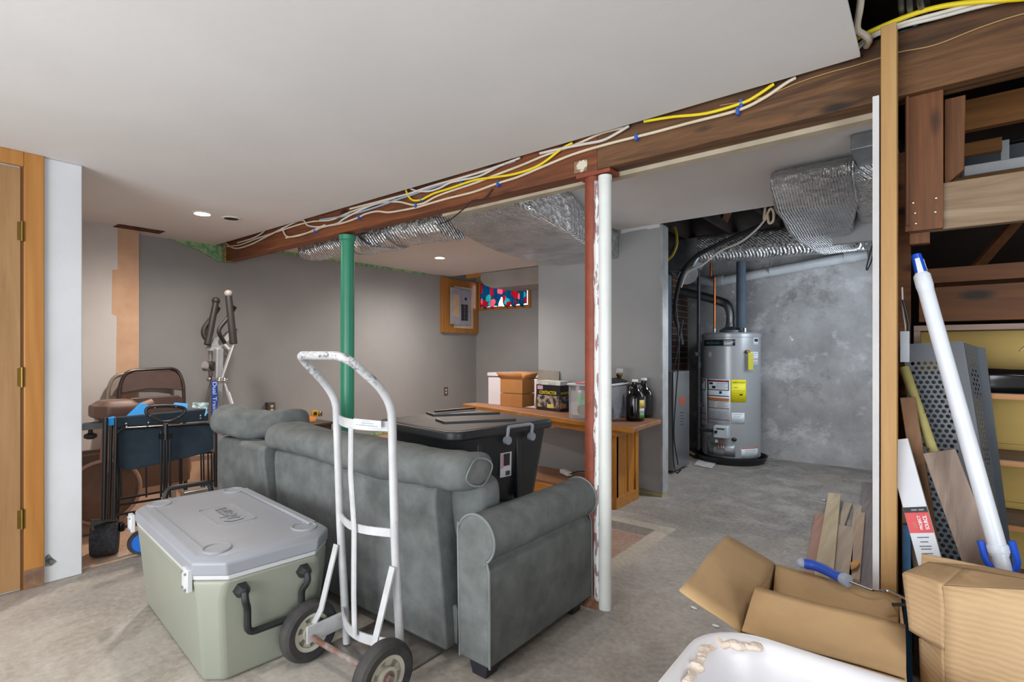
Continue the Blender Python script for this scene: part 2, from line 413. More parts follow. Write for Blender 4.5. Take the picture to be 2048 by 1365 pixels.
stud_w = wood('pine_stud', ['#98703f', '#ad8450', '#ba9460', '#8c6336'], 'z', 5, .6, knots='#6e4424', bump=.3)
bench_w = wood('oiled_bench', ['#875218', '#a56a26', '#bb8036', '#774714'], 'x', 6, .38)
benchz_w = wood('oiled_bench_upright', ['#875014', '#a8691f', '#bd7f30', '#744512'], 'z', 7, .36)
benchtop_w = wood('worn_bench_top', ['#6d4a34', '#8a5f43', '#9c6f4e', '#5f4231'], 'x', 7, .5)
gray_w = wood('weathered_plank', ['#8a786c', '#7b685c', '#9a887b', '#66554a'], 'z', 8, .8, bump=.35)
grayY_w = wood('weathered_floor_plank', ['#85786d', '#93826f', '#a5957f', '#6a5c50'], 'y', 7, .8, bump=.35)
brownz_w = wood('brown_board', ['#38200f', '#663c1c', '#7e4f29', '#2a170a'], 'z', 6, .65, knots='#24120a', bump=.3)
palex_w = wood('pale_plank', ['#958068', '#78634b', '#a5917a', '#65503b'], 'x', 6, .75, bump=.4)
darkx_w = wood('dark_plank', ['#3c2210', '#633a18', '#7a4a22', '#2b170a'], 'x', 6, .7, knots='#140b06', bump=.3)

# ================================================================ room shell
XL, XG, YB, YC, YU = -3.57, -5.3, 5.8, 4.14, 6.4
struct(MB().box((-6, -2.7, -.1), (3, 7, 0)).build('floor', floor_m, bev=0))
CE = 2.13                                                # the plasterboard ceiling stops just short of the beam
struct(MB().box((-5.3, -2.6, 2.2), (-.185, CE, 2.212)).build('ceiling', ceil_m))
struct(MB().box((-5.3, 2.262, 2.25), (-.13, YC, 2.262)).box((-5.3, YC, 2.25), (-2.97, 5.24, 2.262)).build('ceiling', ceil2_m))
struct(MB().box((-6, -2.6, 2.5), (3, 7, 2.56)).build('ceiling', dark_m))      # boards of the floor above
# left wall with its end, then the set-back walls
struct(MB().box((XL-.1, -2.6, 0), (XL-.001, .77, 2.2)).build('wall_left', white_m, bev=.004))
struct(MB().box((-5.22, .5, 0), (-5.12, 1.335, 2.2)).build('wall_left', warmw_m))
struct(MB().prism([(-5.119, 1.305, 0), (-5.119, 1.475, 0), (-5.119, 1.475, 2.2), (-5.119, 1.33, 2.2), (-5.119, 1.33, 1.86), (-5.119, 1.295, 1.85), (-5.119, 1.29, 1.5), (-5.119, 1.325, 1.48)], (-.18, 0, 0)).build('wall_left', peach_m))
struct(MB().box((-5.22, .45, 0), (XL-.1, .5, 2.2)).build('wall_left', warmw_m))
struct(MB().box((XG-.1, 1.3, 0.19), (XG, YB, 2.5)).build('wall_far', gray_m))
struct(MB().box((XG-.09, 1.3, 0), (XG-.003, YB, .19)).build('wall_far', peach_m))
struct(MB().prism([(XG+.004, 3.3, .175), (XG+.004, 5.3, .185), (XG+.004, 5.3, .215), (XG+.004, 4.4, .21), (XG+.004, 3.3, .2)], (-.01, 0, 0)).build('wall_far', green_m))
# old green plaster left bare where wall, ceiling and beam meet
struct(MB().prism([(XG+.004, 1.75, 2.2), (XG+.004, 2.3, 2.2), (XG+.004, 2.3, 2.06), (XG+.004, 2.17, 2.05), (XG+.004, 2.0, 2.13)], (.02, 0, 0)).build('wall_far', green_m))
struct(MB().box((XG+.001, 2.3, 2.222), (XG+.012, 4.8, 2.25)).build('wall_far', green_m))
struct(MB().box((-5.4, YB, 0), (-2.9, YB+.1, 1.83)).box((-5.4, YB, 1.83), (-5.2, YB+.1, 2.5)).box((-4.32, YB, 1.83), (-2.9, YB+.1, 2.5)).box((-5.2, YB, 2.2), (-4.32, YB+.1, 2.5)).build('wall_back', gray_m))
w = struct(MB().box((-2.97, YC, 0.03), (-1.725, YC+.11, 2.25)).box((-2.97, YC+.11, 0), (-2.87, YB, 2.25)).build('wall_middle', gray_m, bev=.004))
struct(MB().box((-2.97, YC-.006, .0), (-1.72, YC+.112, .03)).build('baseboard_middle', flat('mortar', '#a89f78', .9)))
edge_m = M('white_primer', '#a2a5a6', '#8f9293', .8, scale=8, kind='World')
struct(MB().box((-1.734, YC-.002, .03), (-1.716, YC+.118, 2.235)).jitter(.003, 9).build('trim_1', edge_m))
struct(MB().prism([(-2.09, YC-.001, 2.25), (-2.09, YC-.001, 2.215), (-1.98, YC-.001, 2.225), (-1.86, YC-.001, 2.228), (-1.84, YC-.001, 2.218), (-1.74, YC-.001, 2.222), (-1.74, YC-.001, 2.25)], (0, -.003, 0)).build('trim_2', white_m))
struct(MB().box((-3, YU, 0), (2, YU+.1, 2.5)).build('wall_concrete', conc_m))
brick_m = None
def brick():
    m, t, b = nt('sooty_brick'); n = t.nodes.new('ShaderNodeTexBrick'); n.inputs['Scale'].default_value = 5
    n.inputs['Color1'].default_value = hexc('#4e332a'); n.inputs['Color2'].default_value = hexc('#35231f'); n.inputs['Mortar'].default_value = hexc('#8d8782')
    n.inputs['Mortar Size'].default_value = .012; n.inputs['Row Height'].default_value = .35
    g = t.nodes.new('ShaderNodeTexCoord'); mp = t.nodes.new('ShaderNodeMapping'); mp.inputs['Rotation'].default_value = (PI/2, 0, 0)
    t.links.new(g.outputs['Object'], mp.inputs[0]); t.links.new(mp.outputs[0], n.inputs['Vector']); t.links.new(n.outputs[0], b.inputs['Base Color'])
    b.inputs['Roughness'].default_value = .9; return m
struct(MB().box((-2.87, 5.9, 0), (-2.33, 6.39, 2.25)).build('wall_chimney', brick()))
struct(MB().box((-.15, 2.12, 0), (-.132, YU, 2.05)).build('wall_partition', M('raw_plasterboard', '#eceef0', '#e2e4e7', .8, kind='World')))
struct(MB().box((-6, -2.7, 0), (3, -2.6, 2.5)).build('wall_rear', white_m))
struct(MB().box((2.9, -2.6, 0), (3, 7, 2.5)).build('wall_right', warmw_m))
struct(MB().box((-5.5, -2.6, 0), (-5.4, .45, 2.5)).build('wall_outer', warmw_m))
blackwood = flat('crawlspace_board', '#22170f', .9)
struct(MB().box((-.13, 3.6, 0), (2.9, 3.7, 2.06)).box((-.13, 3.6, 2.26), (2.9, 3.7, 2.5)).box((-.13, 3.6, 2.06), (.1, 3.7, 2.26)).box((1.6, 3.6, 2.06), (2.9, 3.7, 2.26)).build('wall_crawlspace', blackwood))

# door, its casing and hinges in the left wall
t = thing('door_1', 'flush oak-veneer door with three brass hinges in an orange pine casing', 'door', (XL, 0, 0)); t['kind'] = 'structure'
MB().box((XL+.0, -.32, .012), (XL+.016, .523, 2.115)).build('door_leaf', door_w, t, bev=.002)
part(MB().box((XL, .535, 0), (XL+.02, .612, 2.2)).box((XL, -.42, 2.125), (XL+.02, .535, 2.2)).box((XL, -.42, 0), (XL+.02, -.335, 2.125)).build('door_casing', trim_w, t, bev=.003), 'orange-stained pine casing, water-stained at its foot')
MB().box((XL, .523, 0), (XL+.01, .535, 2.125)).build('door_jamb', flat('jamb_brown', '#6e4720', .6), t)  # jamb strip in one even brown, darker than the casing
for z in (.36, 1.07, 1.80):
    MB().cyl((XL+.022, .528, z-.05), (XL+.022, .528, z+.05), .0065).box((XL+.016, .51, z-.045), (XL+.021, .54, z+.045)).build('hinge', brass_m, t)
MB().box((XL+.02, .535, 0), (XL+.0215, .612, .1)).build('water_stain', M('water_stain', '#6e5242', '#8a6a4f', .8, scale=18), t)
MB().prism([(XL+.0005, .618, .09), (XL+.0005, .64, .085), (XL+.0005, .665, .10), (XL+.0005, .645, .125), (XL+.0005, .632, .15), (XL+.0005, .618, .14)], (.001, 0, 0)).build('mould_patch', M('mould', '#3c3f3c', '#8c8e8a', .95, scale=40), None)['kind'] = 'structure'

# small basement window with its pine frame, and the flowered curtain in front
t = thing('window_1', 'small high basement window in an orange pine frame', 'window', (-4.76, YB, 1.83)); t['kind'] = 'structure'
MB().box((-5.24, YB-.02, 1.80), (-4.28, YB+.0, 1.845)).box((-5.24, YB-.02, 1.845), (-5.19, YB, 2.25)).box((-4.33, YB-.02, 1.845), (-4.28, YB, 2.25)).build('window_frame', trim_w, t, bev=.002)
gl, tt, bb = nt('window_glass'); bb.inputs['Transmission Weight'].default_value = 1; bb.inputs['Roughness'].default_value = .05; bb.inputs['Base Color'].default_value = (.9, .95, 1, 1)
MB().box((-5.2, YB+.05, 1.83), (-4.32, YB+.056, 2.2)).build('window_pane', gl, t)
def curtain_mat():
    m, t, b = nt('flowered_curtain'); v = coords(t, 'Object', (1, 1, 1))
    vo = t.nodes.new('ShaderNodeTexVoronoi'); vo.inputs['Scale'].default_value = 9; t.links.new(v, vo.inputs['Vector'])
    hs = t.nodes.new('ShaderNodeSeparateColor'); t.links.new(vo.outputs[1], hs.inputs[0])
    fl = ramp(t, hs.outputs[0], [(.0, hexc('#c8324a')), (.35, hexc('#e58a9a')), (.5, hexc('#4fc0c0')), (.75, hexc('#b9303f'))])
    fl.node.color_ramp.interpolation = 'CONSTANT'
    col = mixc(t, ramp(t, vo.outputs[0], [(.46, (1, 1, 1, 1)), (.5, (0, 0, 0, 1))]), hexc('#1a6f8e'), fl)
    t.links.new(col, b.inputs['Base Color']); b.inputs['Roughness'].default_value = .9
    tr = t.nodes.new('ShaderNodeBsdfTranslucent'); t.links.new(col, tr.inputs[0])
    mx = t.nodes.new('ShaderNodeMixShader'); mx.inputs[0].default_value = .6
    t.links.new(b.outputs[0], mx.inputs[1]); t.links.new(tr.outputs[0], mx.inputs[2]); t.links.new(mx.outputs[0], t.nodes['Material Output'].inputs[0]); return m
def curt(u, v):
    x = -5.19+.86*u; gap = max(0, 1-abs(u-.46)/.07)
    return Vector((x, YB-.035+.014*math.sin(u*70)+.006*math.sin(u*31), 2.2-(.365-.02*math.sin(u*40)-.16*(gap if v > .5 else 0)*(v-.5)*2)*v))
o = MB().surf(curt, 120, 8).build('curtain', curtain_mat(), solid=.002)
tag(o, 'red and turquoise flowered curtain gathered across the small basement window', 'curtain')
area('window_daylight', (-4.76, YB+.5, 2.15), (-4.76, YB, 2.0), 1.0, .6, 30, (.85, .93, 1))

# crawl-space window behind the hanging boards
t = thing('window_2', 'small white-silled window behind the hanging planks at top right', 'window', (.6, 3.6, 2.07)); t['kind'] = 'structure'
MB().box((.13, 3.38, 2.055), (1.6, 3.62, 2.105)).build('window_sill', white_pl, t, bev=.004)
MB().box((.13, 3.6, 2.1), (.2, 3.62, 2.16)).box((.28, 3.6, 2.1), (.31, 3.62, 2.26)).build('window_frame', white_pl, t)
struct(MB().box((-.5, 4.0, 1.9), (2.5, 4.04, 2.9)).build('wall_outside_siding', M('grey_siding', '#9a9ca0', '#8d8f93', .8)))
MB().box((.1, 3.64, 2.06), (1.6, 3.645, 2.26)).build('window_pane', gl, t)
area('crawlspace_daylight', (.6, 3.92, 2.45), (.4, 3.5, 2.05), .8, .5, 3, (.85, .92, 1))

# ================================================================ beam and structure timbers
t = thing('ceiling_beam', 'long dark brown timber beam along the ceiling, carried by steel posts', 'beam', (-2.5, 2.21, 2.05))
o = MB().box((-5.14, 2.17, 2.045), (-1.22, 2.262, 2.272)).build('left_length', beam2_w, t, bev=.004)
part(o, 'redder left length of the beam')
MB().box((-1.22, 2.17, 2.05), (2.8, 2.262, 2.262)).build('right_length', beam_w, t, bev=.004)
part(MB().box((-2.35, 2.262, 2.03), (-.15, 2.315, 2.05)).build('cream_strip', M('cream_strip', '#b5a993', '#a49882', .8), t), 'cream painted strip along its back')
MB().box((-5.18, 2.16, 2.04), (-5.14, 2.27, 2.27)).build('beam_end', M('beam_end', '#a59a62', '#7d6a45', .9, scale=20), t)
MB().box((-1.34, 2.163, 2.055), (-1.27, 2.17, 2.11)).build('paint_patch', M('peeling_paint', '#cfc8b6', '#8a6c50', .9, scale=30, lo=.5, hi=.55), t)

# joists over the open part
k = 0
for x in (-.02, .38, .78):
    o = MB().box((x-.02, -2.5, 2.3), (x+.02, 3.5, 2.5)).build('ceiling_joist', dark_m)
    tag(o, ['dark ceiling joist next to the plasterboard edge at top right', 'dark ceiling joist at the right, hidden behind the big beam', 'outermost dark ceiling joist on the right'][k], 'joist', 'dark joists above the open right side'); k += 1
k = 0
for x in (-.65, -1.05, -1.45, -1.85, -2.2):
    o = MB().box((x-.02, 3.2, 2.3), (x+.02, 6.4, 2.5)).build('ceiling_joist', dark_m)
    tag(o, 'dark floor joist above the utility corner', 'joist', 'dark joists above the water heater'); k += 1
o = MB().beam((-1.15, 4.2, 2.42), (-1.5, 5.0, 2.36), .06, .02).build('bridging_strut', brownz_w); tag(o, 'brown diagonal strut between the joists above the foil duct', 'strut')
o = MB().beam((-1.75, 4.3, 2.40), (-2.1, 4.9, 2.34), .05, .02).build('bridging_strut', brownz_w); tag(o, 'short brown diagonal strut above the galvanized duct boot', 'strut')
# ================================================================ posts
red_m = M('rust_red_paint', '#7d3a26', '#8f4730', .55, scale=14, spots='#b8928a', sscale=40, sth=.78)
t = thing('support_post', 'rust-red steel post under the beam, half covered by a white pipe', 'post', (-1.26, 2.215, 0))
MB().cyl((-1.26, 2.215, 0), (-1.26, 2.215, 2.03), .044).build('post_shaft', red_m, t)
MB().box((-1.33, 2.165, 2.028), (-1.15, 2.265, 2.045)).build('cap_plate', red_m, t)
pp = M('peeling_white', '#e6e6e4', '#9a8084', .8, scale=60, lo=.53, hi=.57, stretch=(1, 1, .25))
def strip(z0, z1, n, x, y, amp, seed):
    a = [Vector((x+amp*mnoise.noise(Vector((z0+(z1-z0)*i/n*7, seed, 0))), y, z0+(z1-z0)*i/n)) for i in range(n+1)]; return a
L_ = strip(.03, 2.0, 70, -1.234, 2.172, .010, 3); R_ = strip(.03, 2.0, 70, -1.206, 2.172, 0, 0)
b = MB(); b.bm.faces.ensure_lookup_table() if 0 else None
vl = b.ring(L_); vr = b.ring(R_)
for i in range(70): b.bm.faces.new((vl[i], vr[i], vr[i+1], vl[i+1]))
part(b.build('peeling_paint', pp, t, solid=.006), 'strip of peeling white paint')
MB().lathe([(.075, 0), (.06, .02), (.047, .05)], (-1.255, 2.215, 0)).jitter(.006, 40).build('rusty_foot', M('rust', '#6d4630', '#8a6a52', .95, scale=50, bump=.8, bscale=90), t)
o = MB().cyl((-1.186, 2.187, .0), (-1.186, 2.187, 2.015), .030, 32).cyl((-1.186, 2.187, 2.0), (-1.186, 2.187, 2.018), .032).build('drain_pipe', M('white_pvc', '#dfe3df', '#d6dad6', .35))
tag(o, 'white plastic pipe standing against the rust-red steel post', 'pipe')
t = thing('support_post', 'green painted steel post beyond the hand truck', 'post', (-3.275, 2.215, 0))
gp = M('green_paint', '#2c7f63', '#35906f', .35, scale=5, stretch=(1, 1, .2), spots='#5aa98a', sscale=60, sth=.74)
MB().cyl((-3.275, 2.215, 0), (-3.275, 2.215, 2.03), .048).build('post_shaft', gp, t)
MB().lathe([(.048, 1.99), (.058, 2.0), (.06, 2.03), (.05, 2.035)], (-3.275, 2.215, 0)).build('cap_plate', gp, t)
t = thing('wall_stud', 'pale pine stud standing upright in front of the big beam', 'stud', (-.1, 2.07, 0))
MB().box((-.124, 2.058, 0), (-.082, 2.145, 2.245)).build('timber', stud_w, t, bev=.002)
MB().box((-.131, 2.128, 0), (-.02, 2.168, .02)).build('sole_plate', stud_w, t)
o = MB().box((-.131, 2.17, 0), (-.122, 3.3, 2.04)).build('stud_back_board', brownz_w); tag(o, 'dark brown board behind the pale stud, edge of the stair enclosure', 'board')

# ================================================================ sofa
suede = M('grey_suede', '#5c605f', '#727675', .92, scale=13, lo=.3, hi=.72, bump=.3, bscale=26, spec=.2)
t = thing('sofa', 'grey suede sofa seen from behind, with rolled arm and two loose-looking back cushions', 'sofa', (-2.35, 1.85, 0))
MB().box((-3.42, 1.5, .07), (-1.39, 2.12, .30)).build('base', suede, t, bev=.02)
part(MB().box((-3.4, 1.47, .05), (-1.4, 1.5, .2)).build('rear_skirt', suede, t, bev=.01), 'lower rear panel')
def back_panel(x0, x1, xt0, xt1):
    rings = []
    for (y0, y1, z, s) in ((1.42, 1.52, .045, 0), (1.415, 1.53, .3, .4), (1.41, 1.55, .6, 1), (1.413, 1.55, .655, 1), (1.43, 1.535, .672, 1)):
        a = x0+(xt0-x0)*s; c = x1+(xt1-x1)*s; rings.append([(a, y0, z), (c, y0, z), (c, y1, z), (a, y1, z)])
    return MB().loft(rings)
back_panel(-2.72, -1.455, -2.76, -1.51).build('back_panel', suede, t, bev=.014, bseg=3)
back_panel(-3.47, -2.76, -3.47, -2.88).build('back_panel', suede, t, bev=.014, bseg=3)
def bolster(path, ry, rz, seed, amp=.012, n=44, m_=26):
    """a long plump back cushion: path of (x, y, z) centres, pillowed ends, soft wrinkles"""
    P = smooth_path(path, 12); L = len(P)-1; rings = []
    for i in range(n+1):
        u = i/n; f = u*L; k = min(int(f), L-1); c = P[k].lerp(P[k+1], f-k)
        e = min(u, 1-u)/.09; s_ = 1 if e > 1 else (.45+.55*math.sqrt(max(0, 1-(1-e)**2)))
        sag = 1+.05*math.sin(u*9+seed); ring = []
        for q in range(m_):
            a = 2*PI*q/m_; ca, sa = math.cos(a), math.sin(a)
            yy = math.copysign(abs(ca)**.82, ca)*ry*s_; zz_ = math.copysign(abs(sa)**.82, sa)*rz*s_*sag
            p = c+Vector((0, yy, zz_)); w_ = mnoise.noise(Vector((p.x*5, p.y*9, p.z*9+seed)))+.6*mnoise.noise(Vector((p.x*16, p.y*6, p.z*6+seed)))
            p += Vector((0, ca, sa))*w_*amp; ring.append(p)
        rings.append(ring)
    return MB().loft(rings)
bolster([(-2.88, 1.50, .735), (-2.6, 1.50, .73), (-2.1, 1.49, .722), (-1.7, 1.49, .72), (-1.50, 1.49, .725), (-1.35, 1.50, .735)], .115, .078, 3).build('back_cushion', suede, t, sub=1, sharp=180)
bolster([(-3.45, 1.47, .775), (-3.36, 1.49, .765), (-3.27, 1.54, .748), (-3.17, 1.62, .752), (-3.04, 1.71, .770)], .115, .09, 8, .018).build('back_cushion', suede, t, sub=1, sharp=180)
MB().tube([(-1.353+.006*math.sin(a*3), 1.50+.072*math.cos(a), .735+.052*math.sin(a)) for a in [2*PI*k/30 for k in range(30)]], .0035, 6, closed=True).build('cushion_piping', M('piping_suede', '#7c8381', '#6b7270', .8), t)
cushion((-2.84, 1.52, .42), (-1.40, 1.66, .70), .03, 7, .015, 5).build('lumbar_cushion', suede, t, sub=1)
cushion((-3.42, 1.56, .27), (-2.45, 2.12, .43), .02, 7, .01, 11).build('seat_cushion', suede, t, sub=1)
cushion((-2.44, 1.56, .27), (-1.41, 2.12, .43), .02, 7, .01, 12).build('seat_cushion', suede, t, sub=1)
def arm_profile(s=1.0, dx=0, dz=0):
    cx, cz, r = -1.312+dx, .505+dz, .09*s; out = [(-1.392, .05), ]
    for i in range(19):
        a = math.radians(172-i*(172+62)/18); out.append((cx+r*math.cos(a), cz+r*math.sin(a)))
    out += [(-1.246, .40), (-1.243, .05)]
    return out
rings = [[(x, y, z) for x, z in arm_profile()] for y in (1.43, 1.6, 1.8, 2.0, 2.1, 2.165)]
part(MB().loft(rings).build('arm', suede, t, bev=.008, bseg=3), 'rolled arm at the right end')
pf = [(x, 1.432, z) for x, z in arm_profile(1.02)]
MB().tube(smooth_path(pf, 2), .0045, 6).build('arm_piping', M('piping_suede', '#7c8381', '#6b7270', .8), t)
pf = [(x, 2.165, z) for x, z in arm_profile(1.02)]
MB().tube(smooth_path(pf, 2), .0045, 6).build('arm_piping', MATS['piping_suede'], t)
None and MB().tube(smooth_path([(-1.37, 1.62, .775), (-1.335, 1.56, .76), (-1.318, 1.50, .72), (-1.33, 1.50, .65)], 5), .004, 6).build('cushion_piping', MATS['piping_suede'], t)
for (x, y) in ((-1.30, 1.475), (-1.30, 2.07), (-3.35, 1.53), (-3.35, 2.05)):
    MB().loft([[(x-.035, y-.035, .0), (x+.03, y-.035, 0), (x+.03, y+.03, 0), (x-.035, y+.03, 0)], [(x-.05, y-.042, .068), (x+.045, y-.042, .068), (x+.045, y+.04, .068), (x-.05, y+.04, .068)]]).build('leg', flat('dark_leg', '#23222a', .4), t, bev=.003)
MB().box((-1.452, 1.47, .05), (-1.40, 1.56, .34)).build('hinge_cover', black_m, t, bev=.01)
MB().cyl((-1.42, 1.46, .335), (-1.42, 1.50, .335), .012).build('hinge_bolt', brass_m, t)

# ================================================================ black storage tote on the sofa seat
tc = Vector((-1.93, 2.035, .435)); tot = M('black_tote', '#1d1f22', '#24272a', .38, scale=3)
t = thing('storage_tote', 'big black storage tote with dusty brown-grey lid, sitting on the grey sofa', 'storage box', tc)
x0, x1, y0, y1 = tc.x-.305, tc.x+.305, tc.y-.32, tc.y+.32
MB().rbox((x0, y0, .435), (x1, y1, .80), .06, 6, taper=.86).build('body', tot, t, bev=.004)
MB().rbox((x0-.03, y0-.03, .795), (x1+.03, y1+.03, .838), .075, 8).build('lid_rim', tot, t, bev=.010, bseg=3)
lidm = M('dusty_lid', '#4c4341', '#655a56', .6, scale=4, spots='#8f8a86', sscale=34, sth=.72)
part(MB().rbox((x0-.005, y0-.005, .836), (x1+.005, y1+.005, .8405), .06, 8).build('lid_panel', lidm, t), 'dusty brown-grey lid panel')
for (a, c) in (((-.21, -.02), (-.03, .27)), ((.07, -.16), (.24, .13))):
    px, py = tc.x+a[0], tc.y+a[1]; qx, qy = tc.x+c[0], tc.y+c[1]
    MB().ribbon([(px-.12, py+.0, .846), (px, py-.04, .846), (qx, qy, .846)], .012, .012).build('lid_rib', tot, t)
MB().ribbon([(x0-.0, y1-.3, .853), (x0+.02, y1-.02, .853)], .02, .01).build('lid_rib', tot, t)
for s in (-.2, .06): MB().box((x1-.03, tc.y+s+.02, .46), (x1-.004, tc.y+s+.05, .79)).build('body_rib', tot, t, bev=.004)
hm = M('grey_handle', '#8d949b', '#7f868d', .4)
part(MB().tube(fillet([(x1+.026, tc.y-.02, .765), (x1+.036, tc.y-.02, .825), (x1+.03, tc.y-.01, .832), (x1+.03, tc.y+.14, .832), (x1+.036, tc.y+.15, .825), (x1+.026, tc.y+.15, .765)], .01, 3), .009, 8).cyl((x1+.018, tc.y-.02, .768), (x1+.04, tc.y-.02, .768), .02).cyl((x1+.018, tc.y+.15, .768), (x1+.04, tc.y+.15, .768), .02).build('handle', hm, t), 'grey latch handle')
g = decal('product_label', M('label_white', '#c9c7c8', '#bdbbbd', .5), t, (x1-.014, tc.y+.01, .64), (-.0, 1, 0), (.03, 0, 1), .075, .12, .002)
decal('label_picture', flat('label_dark', '#2b2428', .5), g, (x1-.010, tc.y+.013, .665), (0, 1, 0), (.03, 0, 1), .04, .06, .002)
decal('label_picture', flat('label_pink', '#b98d95', .5), g, (x1-.012, tc.y-.017, .66), (0, 1, 0), (.03, 0, 1), .016, .07, .002)
for i in range(6): decal('barcode_bar', flat('ink', '#222226', .6), g, (x1-.0145, tc.y+.01+.005*i, .597), (0, 1, 0), (.03, 0, 1), .0022, .022, .0035)
t.rotation_euler = (0, 0, math.radians(-7))

# ================================================================ cooler
cl = M('cooler_green', '#929688', '#8b8f81', .42, scale=1.5); lid = M('cooler_grey', '#92969d', '#8b8f96', .42, scale=1.5)
wht = M('cooler_white', '#c6c8ca', '#c0c2c4', .4)
t = thing('cooler', 'large sage-green ice chest with grey lid and black bail handles', 'cooler', (-2.456, 1.04, 0))
ox, oy = -2.456, 1.04
def octo(hx, hy, c, z, sh=0): return [(ox+a, oy+b, z) for a, b in ((hx, hy-c), (hx-c, hy), (-hx+c, hy), (-hx, hy-c), (-hx, -hy+c), (-hx+c, -hy), (hx-c, -hy), (hx, -hy+c))]
MB().loft([octo(.465, .205, .05, 0), octo(.475, .215, .055, .02), octo(.505, .240, .06, .31), octo(.515, .247, .075, .365), octo(.522, .252, .09, .385)]).build('body', cl, t, bev=.012, bseg=3)
part(MB().loft([octo(.520, .250, .09, .385), octo(.522, .252, .09, .402)]).build('seal', wht, t, bev=.003), 'white seal line')
MB().loft([octo(.526, .256, .09, .402), octo(.526, .256, .085, .448), octo(.50, .235, .08, .468), octo(.455, .19, .05, .470)]).build('lid', lid, t, bev=.006, bseg=3)
MB().box((ox-.38, oy+.185, .468), (ox+.40, oy+.222, .482)).build('lid_ridge', lid, t, bev=.006)
MB().box((ox-.40, oy-.20, .4695), (ox+.40, oy-.196, .4715)).build('lid_groove_shade', M('cooler_shadow', '#7f858d', '#7f858d', .5), t)  # groove drawn as a darker strip, its shade put into the colour
for sx in (-1, 1):
    for sy in (-1, 1):
        r = []
        MB().tube([(ox+sx*.41+.052*math.cos(a), oy+sy*.165+.046*math.sin(a), .4705) for a in [2*PI*i/24 for i in range(24)]], .0055, 6, closed=True).cyl((ox+sx*.41, oy+sy*.165, .4685), (ox+sx*.41, oy+sy*.165, .4712), .047).build('cup_holder', lid, t)
fr = MB().tube(fillet([(ox-.15, oy-.075, .4705), (ox+.15, oy-.075, .4705), (ox+.15, oy+.075, .4705), (ox-.15, oy+.075, .4705)], .02, 3, True), .003, 6, closed=True).build('logo_frame', lid, t)
text('Coleman', 'raised_letters_and_shade', lid, t, (ox, oy, .4705), (-1, 0, 0), (0, -1, 0), .24, .075, .002, True)
text('Coleman', 'raised_letters_and_shade', MATS['cooler_shadow'], t, (ox-.002, oy-.002, .4705), (-1, 0, 0), (0, -1, 0), .24, .075, .0008, True)  # darker shifted copy: the letters' shadow put in as colour
for x in (-.49, .405):
    h = MB().box((ox+x-.03, oy-.268, .345), (ox+x+.03, oy-.25, .425)).box((ox+x-.022, oy-.272, .36), (ox+x+.022, oy-.262, .41)).build('hinge', wht, t, bev=.003)
    for dx in (-.018, .018):
        for z in (.355, .41): MB().cyl((ox+x+dx, oy-.274, z), (ox+x+dx, oy-.266, z), .005, 10).build('screw', steel_m, h)
for sx in (-1, 1):
    X = ox+sx*.515
    if sx > 0: pts = [(X+.03, oy-.115, .335), (X+.04, oy-.115, .30), (X+.016, oy-.10, .27), (X+.016, oy-.10, .175), (X+.016, oy+.10, .175), (X+.016, oy+.10, .27), (X+.04, oy+.115, .30), (X+.03, oy+.115, .335)]
    else: pts = [(X-.03, oy-.115, .335), (X-.05, oy-.11, .40), (X-.06, oy-.10, .50), (X-.06, oy+.10, .50), (X-.05, oy+.11, .40), (X-.03, oy+.115, .335)]
    h = MB().tube(fillet(pts, .03, 4), .0125, 10).build('bail_handle', black_m, t)
    for y in (-.115, .115): MB().lathe([(.03, 0), (.028, .02), (.018, .045), (.004, .05)], (X-sx*.012, oy+y, .335), (sx, 0, 0), 6).build('handle_mount', black_m, h)
t.rotation_euler = (0, 0, math.radians(-5.2))

# ================================================================ hand truck
def truck_paint():
    m, t, b = nt('chipped_white_steel'); v = coords(t, 'Object'); b.inputs['Roughness'].default_value = .45
    col = ramp(t, tnoise(t, v, 12, 5), [(.38, hexc('#bfc0c1')), (.64, hexc('#aeb0b2'))])
    s = ramp(t, tnoise(t, v, 26, 6, .7), [(.64, (0, 0, 0, 1)), (.70, (1, 1, 1, 1))]); col = mixc(t, s, col, hexc('#a08464'))
    sp = t.nodes.new('ShaderNodeSeparateXYZ'); t.links.new(v, sp.inputs[0])
    z = ramp(t, sp.outputs[2], [(.0, (0, 0, 0, 1)), (1.0, (0, 0, 0, 1))])
    hi = t.nodes.new('ShaderNodeMapRange'); hi.inputs[1].default_value = 1.05; hi.inputs[2].default_value = 1.12; t.links.new(sp.outputs[2], hi.inputs[0])
    w_ = ramp(t, tnoise(t, coords(t, 'Object', (1, 3, 3)), 18, 8, .8, 1), [(.52, (0, 0, 0, 1)), (.60, (.85, .85, .85, 1))])
    col = mixc(t, mth(t, 'MULTIPLY', hi.outputs[0], w_), col, hexc('#3c3a39'))
    t.links.new(col, b.inputs['Base Color']); return m
ht = truck_paint()
t = thing('hand_truck', 'old white two-wheel hand truck with rust spots and black tyres', 'hand truck', (-1.66, 1.25, 0))
px_ = ((-1.845, 1), (-1.505, -1))
P = [(-1.845, 1.245, .02), (-1.845, 1.215, .5), (-1.85, 1.2, 1.0), (-1.85, 1.155, 1.07), (-1.83, 1.05, 1.165), (-1.80, 1.02, 1.185), (-1.56, 1.02, 1.185), (-1.525, 1.05, 1.165), (-1.505, 1.155, 1.07), (-1.505, 1.2, 1.0), (-1.505, 1.215, .5), (-1.505, 1.245, .02)]
MB().tube(fillet(P, .05, 6), .0155, 14).build('frame_tube', ht, t)
def strap(z, sag, zr=0):
    return [(-1.84+.33*i/10, 1.225-.02*z-sag*math.sin(PI*i/10), z+zr*i/10) for i in range(11)]
o = MB().ribbon(strap(.93, .05), .006, .036, (0, 0, 1)).build('cross_strap', ht, t)
